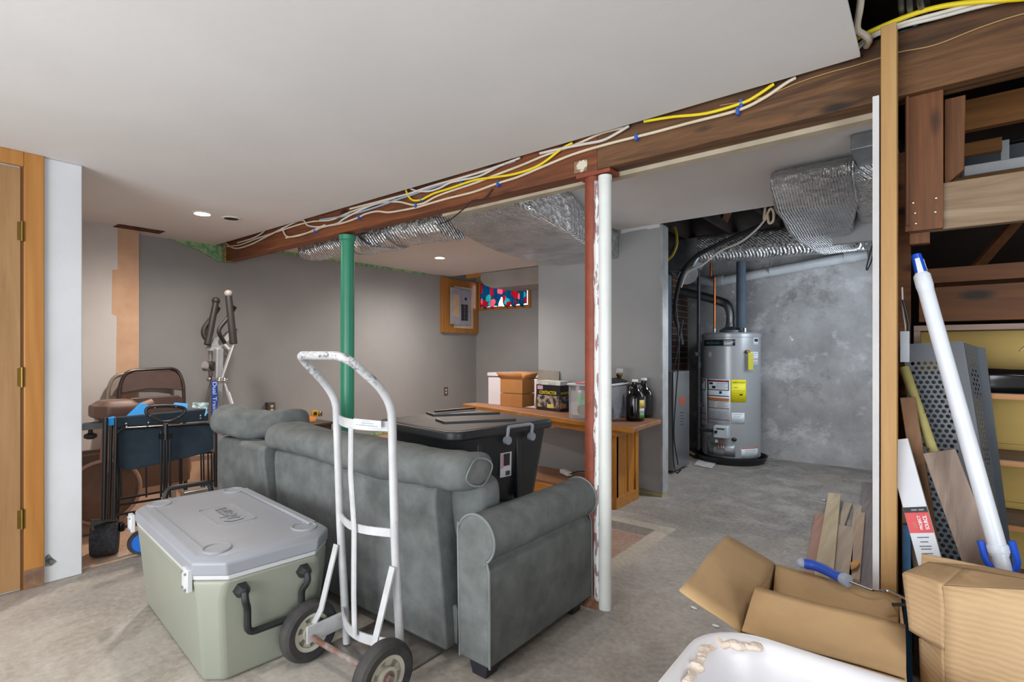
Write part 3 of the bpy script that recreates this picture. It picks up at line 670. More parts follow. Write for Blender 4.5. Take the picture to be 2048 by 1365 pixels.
decal('paper_label', M('paper_label', '#cfd8e0', '#e3e6ea', .6, scale=60), o, (-1.60, 1.165, .938), (1, .12, 0), (0, 0, 1), .14, .026, .0015)
for k_ in range(3): decal('label_print', flat('grey_ink', '#8f979e', .6), o, (-1.60-.01*k_, 1.1625, .930+.008*k_), (1, .12, 0), (0, 0, 1), .11-.02*k_, .003, .0015)
MB().ribbon(strap(.545, .05), .006, .03).build('cross_strap', ht, t)
MB().ribbon(strap(.16, .06, -.02), .006, .036).build('cross_strap', ht, t)
MB().tube([(-1.685, 1.155, .915), (-1.68, 1.15, .75), (-1.665, 1.155, .545), (-1.66, 1.15, .3), (-1.655, 1.15, .155)], .010, 8, flat_=(1.3, .8)).build('centre_bar', ht, t)
rusty = M('rusty_bar', '#6a4a3c', '#8b8480', .7, scale=16)
for x, s in ((-1.845, -1), (-1.505, 1)):
    MB().ribbon([(x+s*.005, 1.2, .43), (x+s*.0, 1.13, .20), (x+s*.02, 1.095, .125)], .006, .028, (1, 0, 0)).build('side_strut', ht, t)
    MB().box((x-.004, 1.07, .09), (x+.004, 1.24, .155)).build('axle_bracket', ht, t, bev=.002)
part(MB().tube([(-1.86, 1.09, .108), (-1.5, 1.10, .108)], .011).build('axle', rusty, t), 'rusty axle')
toe = M('worn_toe_plate', '#8b8986', '#6c6258', .55, .4, scale=9)
MB().box((-1.91, 1.2, .004), (-1.515, 1.455, .012)).build('toe_plate', toe, t, bev=.002)
tyre = M('black_rubber', '#2a2a2d', '#3b3936', .75, scale=14, bump=.1); hub = M('cream_rim', '#b9b5a6', '#aca899', .5)
for cx_, s in ((-1.888, -1), (-1.43, 1)):
    cy, r = 1.105, .115
    wn = MB().lathe([(.072, -.026), (.098, -.03), (.110, -.022), (.115, -.008), (.115, .008), (.110, .022), (.098, .03), (.072, .026), (.072, -.026)], (cx_, cy, r), (1, 0, 0), 48, cap=False).build('wheel', tyre, t)
    MB().lathe([(.058, -.02), (.074, -.024), (.074, .024), (.058, .02), (.058, -.02)], (cx_, cy, r), (1, 0, 0), 40, cap=False).build('rim', hub, wn)
    MB().lathe([(.034, -.028), (.036, .028)], (cx_, cy, r), (1, 0, 0), 24).build('hub', hub, wn)
    b = MB()
    for k in range(6):
        a = 2*PI*k/6+.2; d = Vector((0, math.cos(a), math.sin(a))); e = Vector((0, -math.sin(a), math.cos(a))); c = Vector((cx_, cy, r))
        b.prism([c+d*.03-e*.01-Vector((.012, 0, 0)), c+d*.062-e*.017-Vector((.012, 0, 0)), c+d*.062+e*.017-Vector((.012, 0, 0)), c+d*.03+e*.01-Vector((.012, 0, 0))], (.024, 0, 0))
    b.build('spokes', hub, wn)
    MB().cyl((cx_+.02, cy, r), (cx_+.042, cy, r), .014, 6).cyl((cx_+.026, cy, r), (cx_+.03, cy, r), .024).build('axle_nut', rusty, wn)

# ================================================================ folded wagon
bt = flat('black_tube', '#141416', .3); navy = M('navy_canvas', '#1d2a36', '#24343f', .9, scale=9, bump=.3, bscale=200)
blue_f = flat('sky_blue_canvas', '#1c8fd6', .7)
t = thing('folding_wagon', 'folded navy canvas wagon with black tube frame, standing on its end wheels', 'wagon', (-3.76, 1.2, 0))
A = lambda x, y, X=-3.72: atx(x, y, X)
fab = [A(232, 862), A(248, 856), A(415, 846), A(428, 855), A(428, 898), A(415, 907), A(255, 943), A(238, 934)]
MB().prism([p for p in fab], (-.03, 0, 0)).build('canvas_panel', navy, t, bev=.008)
MB().prism([A(228, 836), A(416, 818), A(418, 842), A(228, 856)], (-.05, 0, 0)).build('canvas_flap', navy, t, bev=.008)
MB().prism([A(250, 838, -3.74), A(284, 806, -3.80), A(298, 812, -3.80), A(292, 836, -3.74)], (-.03, 0, 0)).build('canvas_lining', blue_f, t, bev=.004)
MB().prism([A(345, 816, -3.76), A(352, 806, -3.80), A(377, 808, -3.80), A(376, 818, -3.76)], (-.03, 0, 0)).build('canvas_lining', blue_f, t, bev=.004)
MB().prism([A(386, 816, -3.76), A(388, 806, -3.80), A(418, 806, -3.80), A(414, 818, -3.76)], (-.02, 0, 0)).build('canvas_lining', M('printed_lining', '#bfd4d4', '#49686e', .8, scale=30), t)
MB().prism([A(216, 838, -3.70), A(232, 834, -3.70), A(231, 851, -3.70), A(214, 853, -3.70)], (-.05, 0, 0)).build('canvas_lining', blue_f, t, bev=.004)
MB().tube(smooth_path([A(414, 816, -3.70), A(412, 826, -3.69), A(410, 832, -3.69), A(415, 824, -3.69)], 4), .004).build('cord_loop', M('pale_blue_cord', '#5fb4dd', '#8ccbe6', .7), t)
MB().tube(fillet([A(236, 1000, -3.70), A(232, 868, -3.70), A(244, 858, -3.70), A(420, 848, -3.70), A(432, 862, -3.70), A(432, 975, -3.70)], .05, 5), .008).build('frame_tube', bt, t)
for (x0_, x1_, X) in ((205, 207, -3.70), (217, 218, -3.76), (226, 228, -3.68), (233, 235, -3.80)):
    MB().tube([A(x0_+6, 836, X), A(x1_, 1040, X)], .013 if X == -3.70 else .009).build('upright_tube', bt, t)
for x in (241, 292, 359, 363, 402, 407, 416, 423, 428):
    MB().tube([A(x, 905 if x > 300 else 935, -3.78), A(x+1, 995 if x < 300 else 975, -3.78)], .005).build('fold_strut', bt, t)
for a, c in (((232, 1000), (325, 984)), ((232, 1012), (322, 998)), ((225, 1033), (300, 1018)), ((340, 976), (430, 962)), ((232, 925), (425, 905))):
    MB().tube([A(*a, -3.74), A(*c, -3.74)], .007).build('cross_tube', bt, t)
for x in (322, 328, 333, 340): MB().tube([A(x, 862, -3.66), A(x, 995, -3.66)], .006).build('pull_bar', bt, t)
MB().tube([A(331, 846, -3.65), A(331, 880, -3.65)], .014).box(A(318, 876, -3.655)-Vector((.01, 0, .01)), A(345, 866, -3.64)+Vector((.0, 0, .0))).build('pull_bar_clamp', bt, t)
hp = [A(*q, -3.64) for q in ((331, 845), (318, 843), (300, 833), (292, 824), (297, 816), (318, 813), (345, 813), (366, 816), (370, 822), (362, 832), (345, 842))]
MB().tube(smooth_path(hp, 4, True), .010, 8, closed=True).build('pull_handle', black_m, t)
for q in ((252, 848), (253, 854), (297, 846), (401, 832), (401, 837)): MB().sph(A(*q, -3.705), .006, seg=10).build('snap', steel_m, t)
for q in ((300, 832), (310, 816), (352, 814), (358, 834), (329, 848), (334, 848)): MB().sph(A(*q, -3.63), .0035, seg=8).build('rivet', steel_m, t)
rub = M('treaded_rubber', '#26272a', '#34353a', .85, scale=60, lo=.45, hi=.55, bump=.5, bscale=120)
wn = MB().lathe([(.07, -.066), (.092, -.064), (.1, -.05), (.1, .05), (.092, .064), (.07, .066)], (-3.80, .925, .1), (.35, 1, 0), 40).build('wheel', rub, t)
MB().prism([A(184, 1041, -3.75), A(236, 1038, -3.75), A(236, 1043, -3.75), A(188, 1046, -3.75), A(188, 1108, -3.75), A(184, 1108, -3.75)], (-.03, 0, 0)).build('wheel_fork', M('fork_metal', '#6f655c', '#4c433c', .5, .6), wn)
MB().box(A(236, 1062, -3.78), A(250, 1046, -3.74)+Vector((0, .0, 0))).build('caster_block', bt, t, bev=.004)
wb = MB().lathe([(.055, -.016), (.068, -.018), (.074, 0), (.068, .018), (.055, .016), (.055, -.016)], (-3.62, 1.06, .078), (1, -.35, 0), 40, cap=False).build('wheel', tyre, t)
MB().lathe([(.056, -.01), (.056, .01)], (-3.62, 1.06, .078), (1, -.35, 0), 32).build('rim', flat('blue_rim', '#1466c8', .4), wb)

# ================================================================ exercise bike, chairs, elliptical
brown = M('brown_vinyl', '#6b5248', '#7a6055', .4, scale=5); taupe = M('taupe_plastic', '#a98873', '#957662', .5, scale=4)
t = thing('exercise_bike', 'low exercise bike with brown vinyl saddle and big round flywheel cover', 'exercise bike', (-4.35, 1.1, 0))
m = cushion(atx(190, 840, -4.25)-Vector((.12, 0, 0)), atx(262, 803, -4.25)+Vector((.12, .02, 0)), .02, 6, .004); m.build('saddle', brown, t, sub=1)
MB().tube([atx(262, 824, -4.2), atx(306, 806, -4.2)], [.035, .03], 12).build('saddle_nose', M('saddle_top', '#94776a', '#a4877a', .35), t)
MB().obox(atx(186, 852, -4.25), (.05, .30, .045)).build('slide_rail', galv_m, t, bev=.004)
MB().lathe([(.012, 0), (.014, .02), (.035, .03), (.036, .05), (.02, .06)], atx(181, 860, -4.25), (0, 0, -1), 8).build('knob', black_m, t)
c = atx(203, 982, -4.3)
MB().lathe([(.0, -.05), (.2, -.045), (.215, -.03), (.215, .03), (.2, .045), (0, .05)], c, (1, 0, 0), 48, cap=False).build('flywheel_cover', M('brown_flywheel', '#6e5242', '#5c4435', .4), t)
MB().tube([c+Vector((.05, .205*math.cos(a), .205*math.sin(a))) for a in [2*PI*i/48 for i in range(48)]], .012, 8, closed=True).build('cover_ring', taupe, t)
c2 = atx(347, 938, -4.3)
MB().lathe([(0, -.03), (.11, -.028), (.12, 0), (.11, .028), (0, .03)], c2, (1, 0, 0), 36, cap=False).build('pulley_cover', taupe, t)
MB().box((-4.36, .8, .40), (-4.28, 1.25, .55)).build('body_cover', MATS['brown_flywheel'], t, bev=.03)
MB().box((-4.37, 1.18, .25), (-4.25, 1.55, .50)).build('body_cover', MATS['brown_flywheel'], t, bev=.02)
MB().beam((-4.3, .75, .05), (-4.3, 1.85, .05), .07, .06).beam((-4.3, 1.4, .42), (-4.3, 1.85, .38), .05, .035).beam((-4.3, 1.78, .05), (-4.3, 1.8, .40), .05, .05).beam((-4.3, 1.02, .1), (-4.25, 1.06, .72), .05, .05).build('frame', taupe, t)
for y_ in (.80, 1.78): MB().beam((-4.5, y_, .04), (-4.1, y_, .04), .07, .06).build('floor_bar', taupe, t)

def folding_chair(dx, dy, dz, label, mat, col):
    t = thing('folding_chair', label, 'chair', (-4.96+dx, 1.5+dy, 0), 'folded chairs against the wall')
    O = Vector((dx, dy, dz)); B = lambda x, y, X=-4.93: atx(x, y, X)+O
    MB().tube(fillet([B(238, 1000, -4.75), B(238, 775), B(252, 742, -4.95), B(354, 737, -4.95), B(367, 765), B(372, 990, -4.75)], .09, 7), .013, 10).build('frame', mat, t)
    MB().prism([B(243, 787), B(245, 760), B(258, 746, -4.95), B(350, 741, -4.95), B(362, 757), B(364, 782), B(335, 778), B(295, 778)], (-.012, 0, 0)).build('backrest', col, t, bev=.004)
    MB().rbox(B(252, 860, -4.87)-Vector((.03, 0, 0)), B(364, 790, -4.90)+Vector((.03, 0, 0)), .05, 5, 'x').build('seat', col, t, bev=.008)
    for x in (246, 368): MB().tube([B(x, 800, -4.90), B(x+2, 1000, -4.70)], .010).build('leg', mat, t)
cm = M('brown_metal', '#2f2320', '#382b27', .35, .2); cs = M('brown_steel_seat', '#4f3c37', '#5b4740', .45, scale=4)
folding_chair(0, 0, 0, 'brown metal folding chair leaning folded in front of the grey wall', cm, cs)
folding_chair(-.10, -.05, -.03, 'second folded chair, mostly hidden right behind the brown one', M('tan_metal', '#8a7d70', '#7a6e62', .4), M('tan_seat', '#9a8c80', '#8a7c70', .5))

sv = M('silver_paint', '#b9bbbd', '#a9abad', .3, .6); grip = M('black_foam_grip', '#1b1918', '#262322', .6)
t = thing('elliptical_trainer', 'silver elliptical trainer with black foam handles near the grey wall', 'elliptical', (-4.65, 1.95, 0))
E_ = lambda x, y, X=-4.65: atx(x, y, X)
part(MB().tube([E_(432, 604, -4.75), E_(415, 690, -4.70)], [.024, .028], 12).sph(E_(432, 602, -4.75), .032).build('moving_handle', grip, t), 'black foam moving handle')
MB().tube(smooth_path([E_(437, 616, -4.78), E_(426, 633, -4.76), E_(410, 654, -4.74), E_(407, 667, -4.73), E_(412, 678, -4.72), E_(422, 685, -4.70)], 5), .019, 10).build('fixed_handle', grip, t)
part(MB().tube([E_(457, 590, -4.55), E_(467, 688, -4.50)], [.026, .03], 12).build('moving_handle', grip, t), 'black foam moving handle')
MB().sph(E_(457, 588, -4.55), .033).build('handle_cap', M('silver_cap', '#7f7b79', '#7f7b79', .5), t)
MB().tube(smooth_path([E_(470, 614, -4.60), E_(455, 637, -4.60), E_(440, 656, -4.60), E_(439, 668, -4.60), E_(450, 687, -4.62)], 5), .017, 10).build('fixed_handle', grip, t)
MB().prism([E_(410, 696, -4.72), E_(425, 679, -4.75), E_(468, 655, -4.62), E_(477, 658, -4.58), E_(462, 672, -4.58), E_(434, 697, -4.66)], (0, 0, -.03)).build('console', sv, t, bev=.008)
MB().prism([E_(424, 689, -4.70), E_(432, 682, -4.72), E_(449, 672, -4.66), E_(452, 676, -4.64), E_(440, 688, -4.67)], (0, 0, .008)).build('console_screen', flat('dark_screen', '#3a3b3d', .2), t)
MB().beam(E_(437, 697), E_(430, 860)-Vector((0, 0, .75)), .055, .07, (1, 0, 0)).build('mast', sv, t, bev=.008)
MB().tube([E_(467, 690, -4.50), E_(444, 757, -4.54)], .015).tube([E_(450, 690, -4.60), E_(460, 700, -4.55)], .012).build('lever_arm', sv, t)
MB().tube([E_(448, 766, -4.54), E_(455, 786, -4.52)], .012).tube([E_(455, 785, -4.52), E_(470, 830, -4.45)], .019).build('lever_arm', sv, t)
MB().tube([E_(421, 692, -4.72), E_(421, 755, -4.74)], .016).tube([E_(423, 766, -4.74), E_(408, 830, -4.80)], .014).build('lever_arm', M('dull_silver', '#8a8683', '#7a7673', .4, .4), t)
MB().sph(E_(439, 761, -4.55), .028).sph(E_(450, 761, -4.52), .026).build('pivot_joint', chrome_m, t)
MB().sph(E_(420, 758, -4.74), .028).build('pivot_joint', chrome_m, t)
MB().cyl(E_(410, 733, -4.70), E_(424, 733, -4.72), .042, 24).build('tension_knob', chrome_m, t)
MB().obox(E_(430, 732, -4.68), (.07, .07, .075)).build('knob_housing', grip, t, bev=.006)
bl = flat('blue_label', '#2350b4', .4); q = E_(428.5, 800, -4.607)
g = MB().rbox((-4.608, q.y-.022, q.z-.17), (-4.600, q.y+.022, q.z+.16), .02, 4, 'x').build('name_label', bl, t)
text('Dual Trainer', 'label_lettering', flat('white_ink', '#e8ecf2', .5), g, (-4.60, q.y, q.z), (0, 0, -1), (0, 1, 0), .29, .03, .001)
MB().tube(smooth_path([E_(446, 697, -4.6), E_(455, 705, -4.6), E_(448, 712, -4.6), E_(456, 716, -4.6)], 4), .003).build('console_cable', black_m, t)
MB().beam((-4.62, 1.62, .05), (-4.62, 2.36, .05), .08, .08).beam((-4.85, 1.9, .04), (-4.45, 1.9, .04), .06, .06).beam((-4.85, 2.34, .04), (-4.45, 2.34, .04), .06, .06).build('base_frame', sv, t, bev=.006)
MB().lathe([(0, -.06), (.18, -.05), (.20, 0), (.18, .05), (0, .06)], (-4.62, 2.14, .30), (1, 0, 0), 36, cap=False).build('drive_cover', sv, t)

# ================================================================ small dark table and what is on it
tm = M('dark_laminate', '#3a302b', '#453a34', .35)
t = thing('side_table', 'small dark wood-look table against the grey wall beyond the sofa', 'table', (-4.85, 2.8, 0))
MB().box((-5.26, 2.42, .50), (-4.50, 2.9, .52)).build('table_top', tm, t, bev=.002)
for x in (-5.22, -4.54):
    for y in (2.45, 2.86): MB().box((x-.02, y-.02, 0), (x+.02, y+.02, .50)).build('leg', tm, t)
MB().box((-5.24, 2.44, .44), (-4.52, 2.46, .5)).box((-4.54, 2.44, .44), (-4.52, 2.88, .5)).build('apron', tm, t)
p = atz(632, 834, .52)
t = thing('tape_measure', 'yellow tape measure standing on the small dark table', 'tape measure', (p.x, p.y, .521))
MB().cyl((p.x-.02, p.y-.01, .555), (p.x+.02, p.y-.02, .555), .034).build('case', flat('tape_yellow', '#d9a514', .4), t, bev=.003)
part(MB().cyl((p.x+.019, p.y-.02, .555), (p.x+.023, p.y-.021, .555), .02).build('face', flat('tape_face', '#2b2a28', .4), t), 'dark round face')
MB().box((p.x+.0, p.y+.02, .522), (p.x+.04, p.y+.05, .575)).build('chrome_side', chrome_m, t, bev=.004)
a, b_, c, d = atz(598, 828, .52), atz(632, 838, .52), atz(632, 843, .52), atz(600, 846, .52)
o = MB().prism([a, b_, c, d], (0, 0, .012)).build('folder', M('orange_paper', '#d98a3c', '#c9702c', .7)); tag(o, 'orange paper folder lying on the small dark table', 'folder')

# ================================================================ electrical panel, outlets, ceiling lights
t = thing('breaker_panel', 'open grey breaker panel on an orange pine backboard in the far corner', 'electrical panel', (XG, 5.42, 1.46))
MB().box((XG, 5.06, 1.46), (XG+.05, 5.79, 2.22)).build('backboard', trim_w, t, bev=.003)
MB().box((XG+.05, 5.28, 1.53), (XG+.056, 5.67, 2.12)).build('cream_plate', M('cream_plate', '#cfc4ae', '#c4b8a2', .7), t)
MB().box((XG+.05, 5.37, 1.58), (XG+.085, 5.58, 2.08)).build('panel_box', M('panel_grey', '#a9acb8', '#9a9dab', .45), t, bev=.004)
g = MB().box((XG+.085, 5.17, 1.58), (XG+.10, 5.375, 2.09)).build('panel_door', MATS['panel_grey'], t, bev=.003)
MB().box((XG+.10, 5.21, 1.68), (XG+.1015, 5.335, 2.0)).build('circuit_chart', M('circuit_chart', '#cdb48f', '#c0a680', .8), g)
for k in range(2):
    for i in range(11):
        y = 5.395+k*.07; z = 1.64+i*.021; MB().box((XG+.084, y, z), (XG+.094, y+.055, z+.017)).build('breaker_switch', black_m, t)
MB().box((XG+.084, 5.46, 1.93), (XG+.092, 5.50, 1.97)).build('main_switch', flat('navy', '#1d2a44', .4), t)
def outlet(y, z, label, off=0):
    t = thing('wall_outlet', label, 'outlet', (XG+off, y, z))
    MB().box((XG, y-.037, z-.058), (XG+off+.006, y+.037, z+.058)).build('cover_plate', flat('outlet_plate', '#5e5650', .4), t, bev=.002)
    for s in (-.02, .02): MB().rbox((XG+off+.006, y-.014, z+s-.013), (XG+off+.009, y+.014, z+s+.013), .01, 4, 'x').build('socket', flat('socket_ivory', '#d8cdb8', .4), t)
outlet(5.17, .64, 'brown-plated outlet with two ivory sockets low on the grey wall near the freezer')
outlet(2.66, .62, 'brown outlet in a raised box above the grey sofa cushion', .05)
def can(x, y, z, label, lit=True):
    t = thing('ceiling_light' if lit else 'ceiling_can', label, 'light' if lit else 'ceiling hole', (x, y, z))
    MB().lathe([(.052, 0), (.068, 0), (.068, -.004), (.052, -.006), (.052, 0)], (x, y, z), (0, 0, 1), 36, cap=False).build('trim_ring', flat('can_trim', '#dcdad7', .5), t)
    MB().cyl((x, y, z-.004), (x, y, z-.001), .05, 30).build('lamp_face', emit('lamp_glow', '#fff1df', 30) if lit else flat('hole_black', '#241a14', .9), t)
can(-4.13, 1.58, 2.2, 'lit recessed ceiling light above the elliptical')
can(-4.30, 4.10, 2.25, 'lit recessed ceiling light in the far part beyond the foil duct')
can(-4.11, 1.775, 2.2, 'empty dark round hole in the ceiling beside the lit can light', False)
o = MB().box((-5.12, 1.30, 2.196), (-4.98, 1.62, 2.2)).build('ceiling_gap', M('broken_ceiling', '#6b3c22', '#2a1a12', .9, scale=22, lo=.45, hi=.55)); struct(o); o.name = 'trim_3'
# ================================================================ cables along the beam
YB_ = 2.158
def W(pts, Y=YB_): return smooth_path([aty(x, y, Y) for x, y in pts], 5)
cw = M('cream_cable', '#d5c6ae', '#c9b99f', .5); cw2 = M('white_cable', '#cfcac2', '#bfbab2', .5)
cy_ = flat('yellow_cable', '#e0c818', .45); cb = flat('blue_grey_cable', '#8ea2b4', .5)
def cable(name, label, mat, pts, r=.0066, Y=YB_, group=None):
    o = MB().tube(W(pts, Y), r, 8).build(name, mat, sharp=80); return tag(o, label, 'cable', group)
cable('cable', 'longest cream cable, lowest on the beam from its left end past the red post', cw,
      [(572, 476), (600, 470), (629, 462), (644, 455), (679, 448), (702, 441), (717, 435), (732, 428), (754, 423), (776, 425), (798, 422), (834, 415), (864, 406), (900, 396), (948, 384), (995, 367), (1034, 355), (1080, 336), (1146, 309), (1213, 289), (1272, 274), (1312, 264), (1379, 246), (1475, 221), (1528, 196), (1571, 167), (1592, 155)])
cable('cable', 'bright yellow cable clipped to the beam left of the red post', cy_,
      [(812, 381), (818, 394), (827, 401), (842, 400), (856, 393), (871, 386), (900, 377), (948, 361), (987, 355), (1026, 349), (1065, 337), (1092, 322), (1123, 298), (1145, 286)], .0065, 2.15)
cable('cable', 'bright yellow cable along the beam right of the red post', cy_,
      [(1288, 243), (1345, 234), (1412, 227), (1482, 207), (1511, 193), (1548, 168)], .0065, 2.15)
cable('cable', 'cream cable waving above the lowest one, ending near the red post', cw,
      [(455, 493), (480, 490), (518, 476), (560, 462), (600, 449), (629, 443), (659, 441), (681, 433), (702, 424), (724, 416), (746, 410), (768, 405), (798, 404), (820, 409), (831, 410), (849, 406), (871, 394), (900, 383), (948, 367), (987, 352), (1040, 332), (1090, 311), (1150, 290), (1205, 266), (1255, 254)], .0064)
cable('cable', 'cream cable crossing the others above the green post', cw2,
      [(452, 487), (470, 497), (500, 490), (540, 470), (600, 441), (615, 451), (637, 454), (673, 448), (688, 438), (724, 419), (760, 405), (790, 396)], .0064, 2.150)
cable('cable', 'pale cable hugging the ceiling edge in the middle of the beam', cw2,
      [(700, 418), (740, 408), (782, 397), (820, 387), (849, 377), (878, 368), (900, 362), (960, 345), (1010, 328)], .0064, 2.143)
cable('cable', 'pale cable drooping below the ceiling edge above the yellow one', cw2,
      [(822, 378), (834, 382), (856, 383), (878, 377), (900, 366), (925, 360), (960, 352), (1000, 332), (1040, 316)], .006, 2.148)
cable('cable', 'blue-grey cable behind the pale ones at the ceiling edge', cb,
      [(640, 440), (700, 430), (760, 412), (795, 399), (820, 391), (849, 381), (878, 371), (920, 357), (980, 338), (1030, 322)], .0065, 2.155)
cable('cable', 'short cream cable drooping in a loop left of the green post', cw,
      [(565, 456), (569, 468), (577, 474), (596, 472), (615, 466), (635, 457), (650, 450)], .0064, 2.150)
cable('cable', 'short pale cable climbing to the ceiling near the left beam end', cw2,
      [(475, 486), (505, 477), (522, 468), (530, 461)], .006, 2.15)
cable('cable', 'thin black cable dropping from the beam to the foil duct', black_m,
      [(985, 378), (968, 398), (945, 402), (925, 420), (900, 440), (880, 448)], .004, 2.155)
cable('cable', 'pale cable ending above the red post', cw2, [(1080, 307), (1115, 299), (1165, 289), (1205, 281), (1235, 266), (1258, 252)], .0068, 2.146)
for i, (x, y) in enumerate(((629, 462), (717, 435), (831, 411), (842, 399), (995, 368), (1272, 274), (1475, 222), (1482, 206), (922, 362))):
    p = aty(x, y, 2.148); o = MB().box((p.x-.006, p.y-.004, p.z-.014), (p.x+.006, 2.17, p.z+.014)).build('cable_clip', flat('blue_clip', '#2f55a8', .5), bev=.001)
    tag(o, ['left of the green post', 'just right of the green post', 'left of the yellow bend', 'on the yellow bend', 'left of the red post, on the lowest cable', 'just right of the red post', 'on the white cable at far right', 'on the yellow cable at far right', 'near the ceiling edge mid beam'][i] and
        'blue cable clip ' + ['left of the green post', 'just right of the green post', 'on the cream cable left of the yellow bend', 'on the bend of the yellow cable', 'left of the red post, on the lowest cable', 'just right of the red post', 'on the cream cable far right of the post', 'on the yellow cable far right of the post', 'near the ceiling edge at mid beam'][i], 'clip', 'blue clips on the beam')
o = MB().tube(W([(1440, 211), (1520, 196), (1600, 164), (1662, 144), (1700, 134), (1757, 117), (1800, 104), (1870, 90), (1960, 55), (2060, 24), (2300, -30)], 2.165), .0022, 6).build('twine', flat('twine', '#a98a5a', .9), sharp=80)
tag(o, 'thin tan twine stretched along the beam at top right', 'string')
# bundle passing over the beam at top right
def over(pts): return smooth_path([aty(x, y, Y) for x, y, Y in pts], 6)
o = MB().tube(over([(1690, 92, 2.14), (1735, 66, 2.13), (1800, 38, 2.12), (1860, 18, 2.12), (1930, 6, 2.12), (2060, -4, 2.12), (2200, -20, 2.12)]), .008, 8).build('cable', cy_, sharp=80); tag(o, 'yellow cable passing behind the top of the pine stud', 'cable')
for i, dy in enumerate((12, 20)):
    o = MB().tube(over([(1700, 95+dy, 2.15), (1738, 68+dy*.5, 2.14), (1800, 40+dy*.7, 2.13), (1880, 14+dy, 2.13), (2000, -16+dy, 2.13), (2200, -50+dy, 2.13)]), .006, 8).build('cable', cw2, sharp=80)
    tag(o, ['upper', 'lower'][i]+' pale cable under the yellow one at the top of the pine stud', 'cable')
o = MB().tube(over([(1724, -20, 2.0), (1719, 20, 2.02), (1714, 48, 2.05), (1716, 62, 2.07), (1728, 70, 2.09), (1738, 80, 2.11), (1733, 92, 2.14)]), .011, 10).build('clear_tube', M('clear_tube', '#b5aa98', '#c9bfae', .3)); tag(o, 'thick translucent tube bending over the ceiling corner at top right', 'tube')
cond = M('armoured_conduit', '#8d9194', '#6f7376', .4, .8)
def conduit(pts, r, label):
    P = over(pts); n = len(P)*3; Q = []
    for i in range(n):
        f = i/(n-1)*(len(P)-1); k = min(int(f), len(P)-2); Q.append(P[k].lerp(P[k+1], f-k))
    # fine ribs
    R = []; L = []
    for i in range(len(Q)-1):
        for s in (0, .5): L.append(Q[i].lerp(Q[i+1], s)); R.append(r if s == 0 else r*.86)
    o = MB().tube(L, R, 10).build('armoured_conduit', cond, sharp=80); tag(o, label, 'conduit', 'armoured conduits at top right')
conduit([(1690, 102, 2.19), (1760, 84, 2.19), (1800, 66, 2.19), (1850, 53, 2.19), (1950, 22, 2.19), (2060, -10, 2.19), (2200, -60, 2.19)], .009, 'armoured conduit lying along the top of the beam')
conduit([(1808, -60, 1.95), (1803, 0, 2.05), (1806, 30, 2.15), (1815, 50, 2.2)], .010, 'leftmost armoured conduit dropping beside the pine stud top')
conduit([(1824, -60, 1.95), (1820, 0, 2.05), (1822, 30, 2.15), (1830, 52, 2.2)], .010, 'middle armoured conduit dropping beside the pine stud top')
conduit([(1846, -60, 1.95), (1840, 0, 2.05), (1846, 22, 2.15), (1852, 40, 2.2)], .009, 'rightmost armoured conduit dropping beside the pine stud top')

# ================================================================ ducts
def rough_loft(sections, crum=.012, f=6, n=10, seed=0):
    rings = []
    for c, hw, hh, ux, uz, rad in sections:
        c = Vector(c); ux = Vector(ux); uz = Vector(uz); ring = []
        for q, (sx, sz) in enumerate(((1, 1), (-1, 1), (-1, -1), (1, -1))):
            for i in range(n):
                a = PI/2*(q+i/(n-1)); ring.append(c+ux*(sx*(hw-rad)+rad*math.cos(a))+uz*(sz*(hh-rad)+rad*math.sin(a)))
        rings.append(ring)
    m = MB().loft(rings)
    for v in m.bm.verts: v.co += Vector(mnoise.noise_vector(v.co*f+Vector((seed, 0, 0))))*crum
    return m
def dense(keys, n=6):
    out = []
    for i in range(len(keys)-1):
        for k in range(n):
            s = k/n; a, b = keys[i], keys[i+1]; out.append(tuple(Vector(p).lerp(Vector(q), s) if not isinstance(p, (int, float)) else p+(q-p)*s for p, q in zip(a, b)))
    out.append(keys[-1]); return out
X_, Y_, Z_ = (1, 0, 0), (0, 1, 0), (0, 0, 1)
t = thing('foil_duct', 'crinkled silver foil duct running under the ceiling behind the green post', 'duct', (-3.5, 2.62, 2.0))
rough_loft(dense([((-4.30, 2.52, 2.10), .11, .09, Y_, Z_, .07), ((-4.2, 2.52, 2.10), .13, .10, Y_, Z_, .09), ((-3.6, 2.52, 2.105), .13, .10, Y_, Z_, .09), ((-3.5, 2.52, 2.10), .15, .13, Y_, Z_, .11), ((-3.1, 2.53, 2.10), .16, .135, Y_, Z_, .13), ((-2.95, 2.54, 2.12), .16, .13, Y_, Z_, .12), ((-2.6, 2.60, 2.11), .17, .125, Y_, Z_, .12)]), .014).build('duct_run', foil_m, t, sharp=60)
for x in (-3.55, -3.05): MB().tube([(x, 2.52+.155*math.cos(a), 2.10+.120*math.sin(a)) for a in [2*PI*i/30 for i in range(30)]], .012, 6, closed=True).jitter(.006, 20).build('foil_tape', galv_m, t)
MB().tube([(-3.35, 2.37, 2.2), (-3.33, 2.36, 2.05), (-3.25, 2.40, 1.985), (-3.1, 2.5, 1.972)], .012, 6, flat_=(.3, 1.4)).build('foil_tape', galv_m, t)
o = rough_loft(dense([((-2.20, 2.40, 2.16), .26, .07, X_, Z_, .03), ((-2.21, 2.55, 2.13), .33, .10, X_, Z_, .03), ((-2.22, 2.92, 2.108), .385, .13, X_, Z_, .03), ((-2.35, 3.5, 2.105), .35, .13, X_, Z_, .025), ((-2.41, 3.95, 2.115), .30, .12, X_, Z_, .02), ((-2.41, 4.125, 2.12), .30, .115, X_, Z_, .02)]), .012, 4, seed=4).build('foil_plenum', foil2_m, sharp=40)
tag(o, 'big boxy foil-wrapped duct entering the grey wall behind the red post', 'duct')
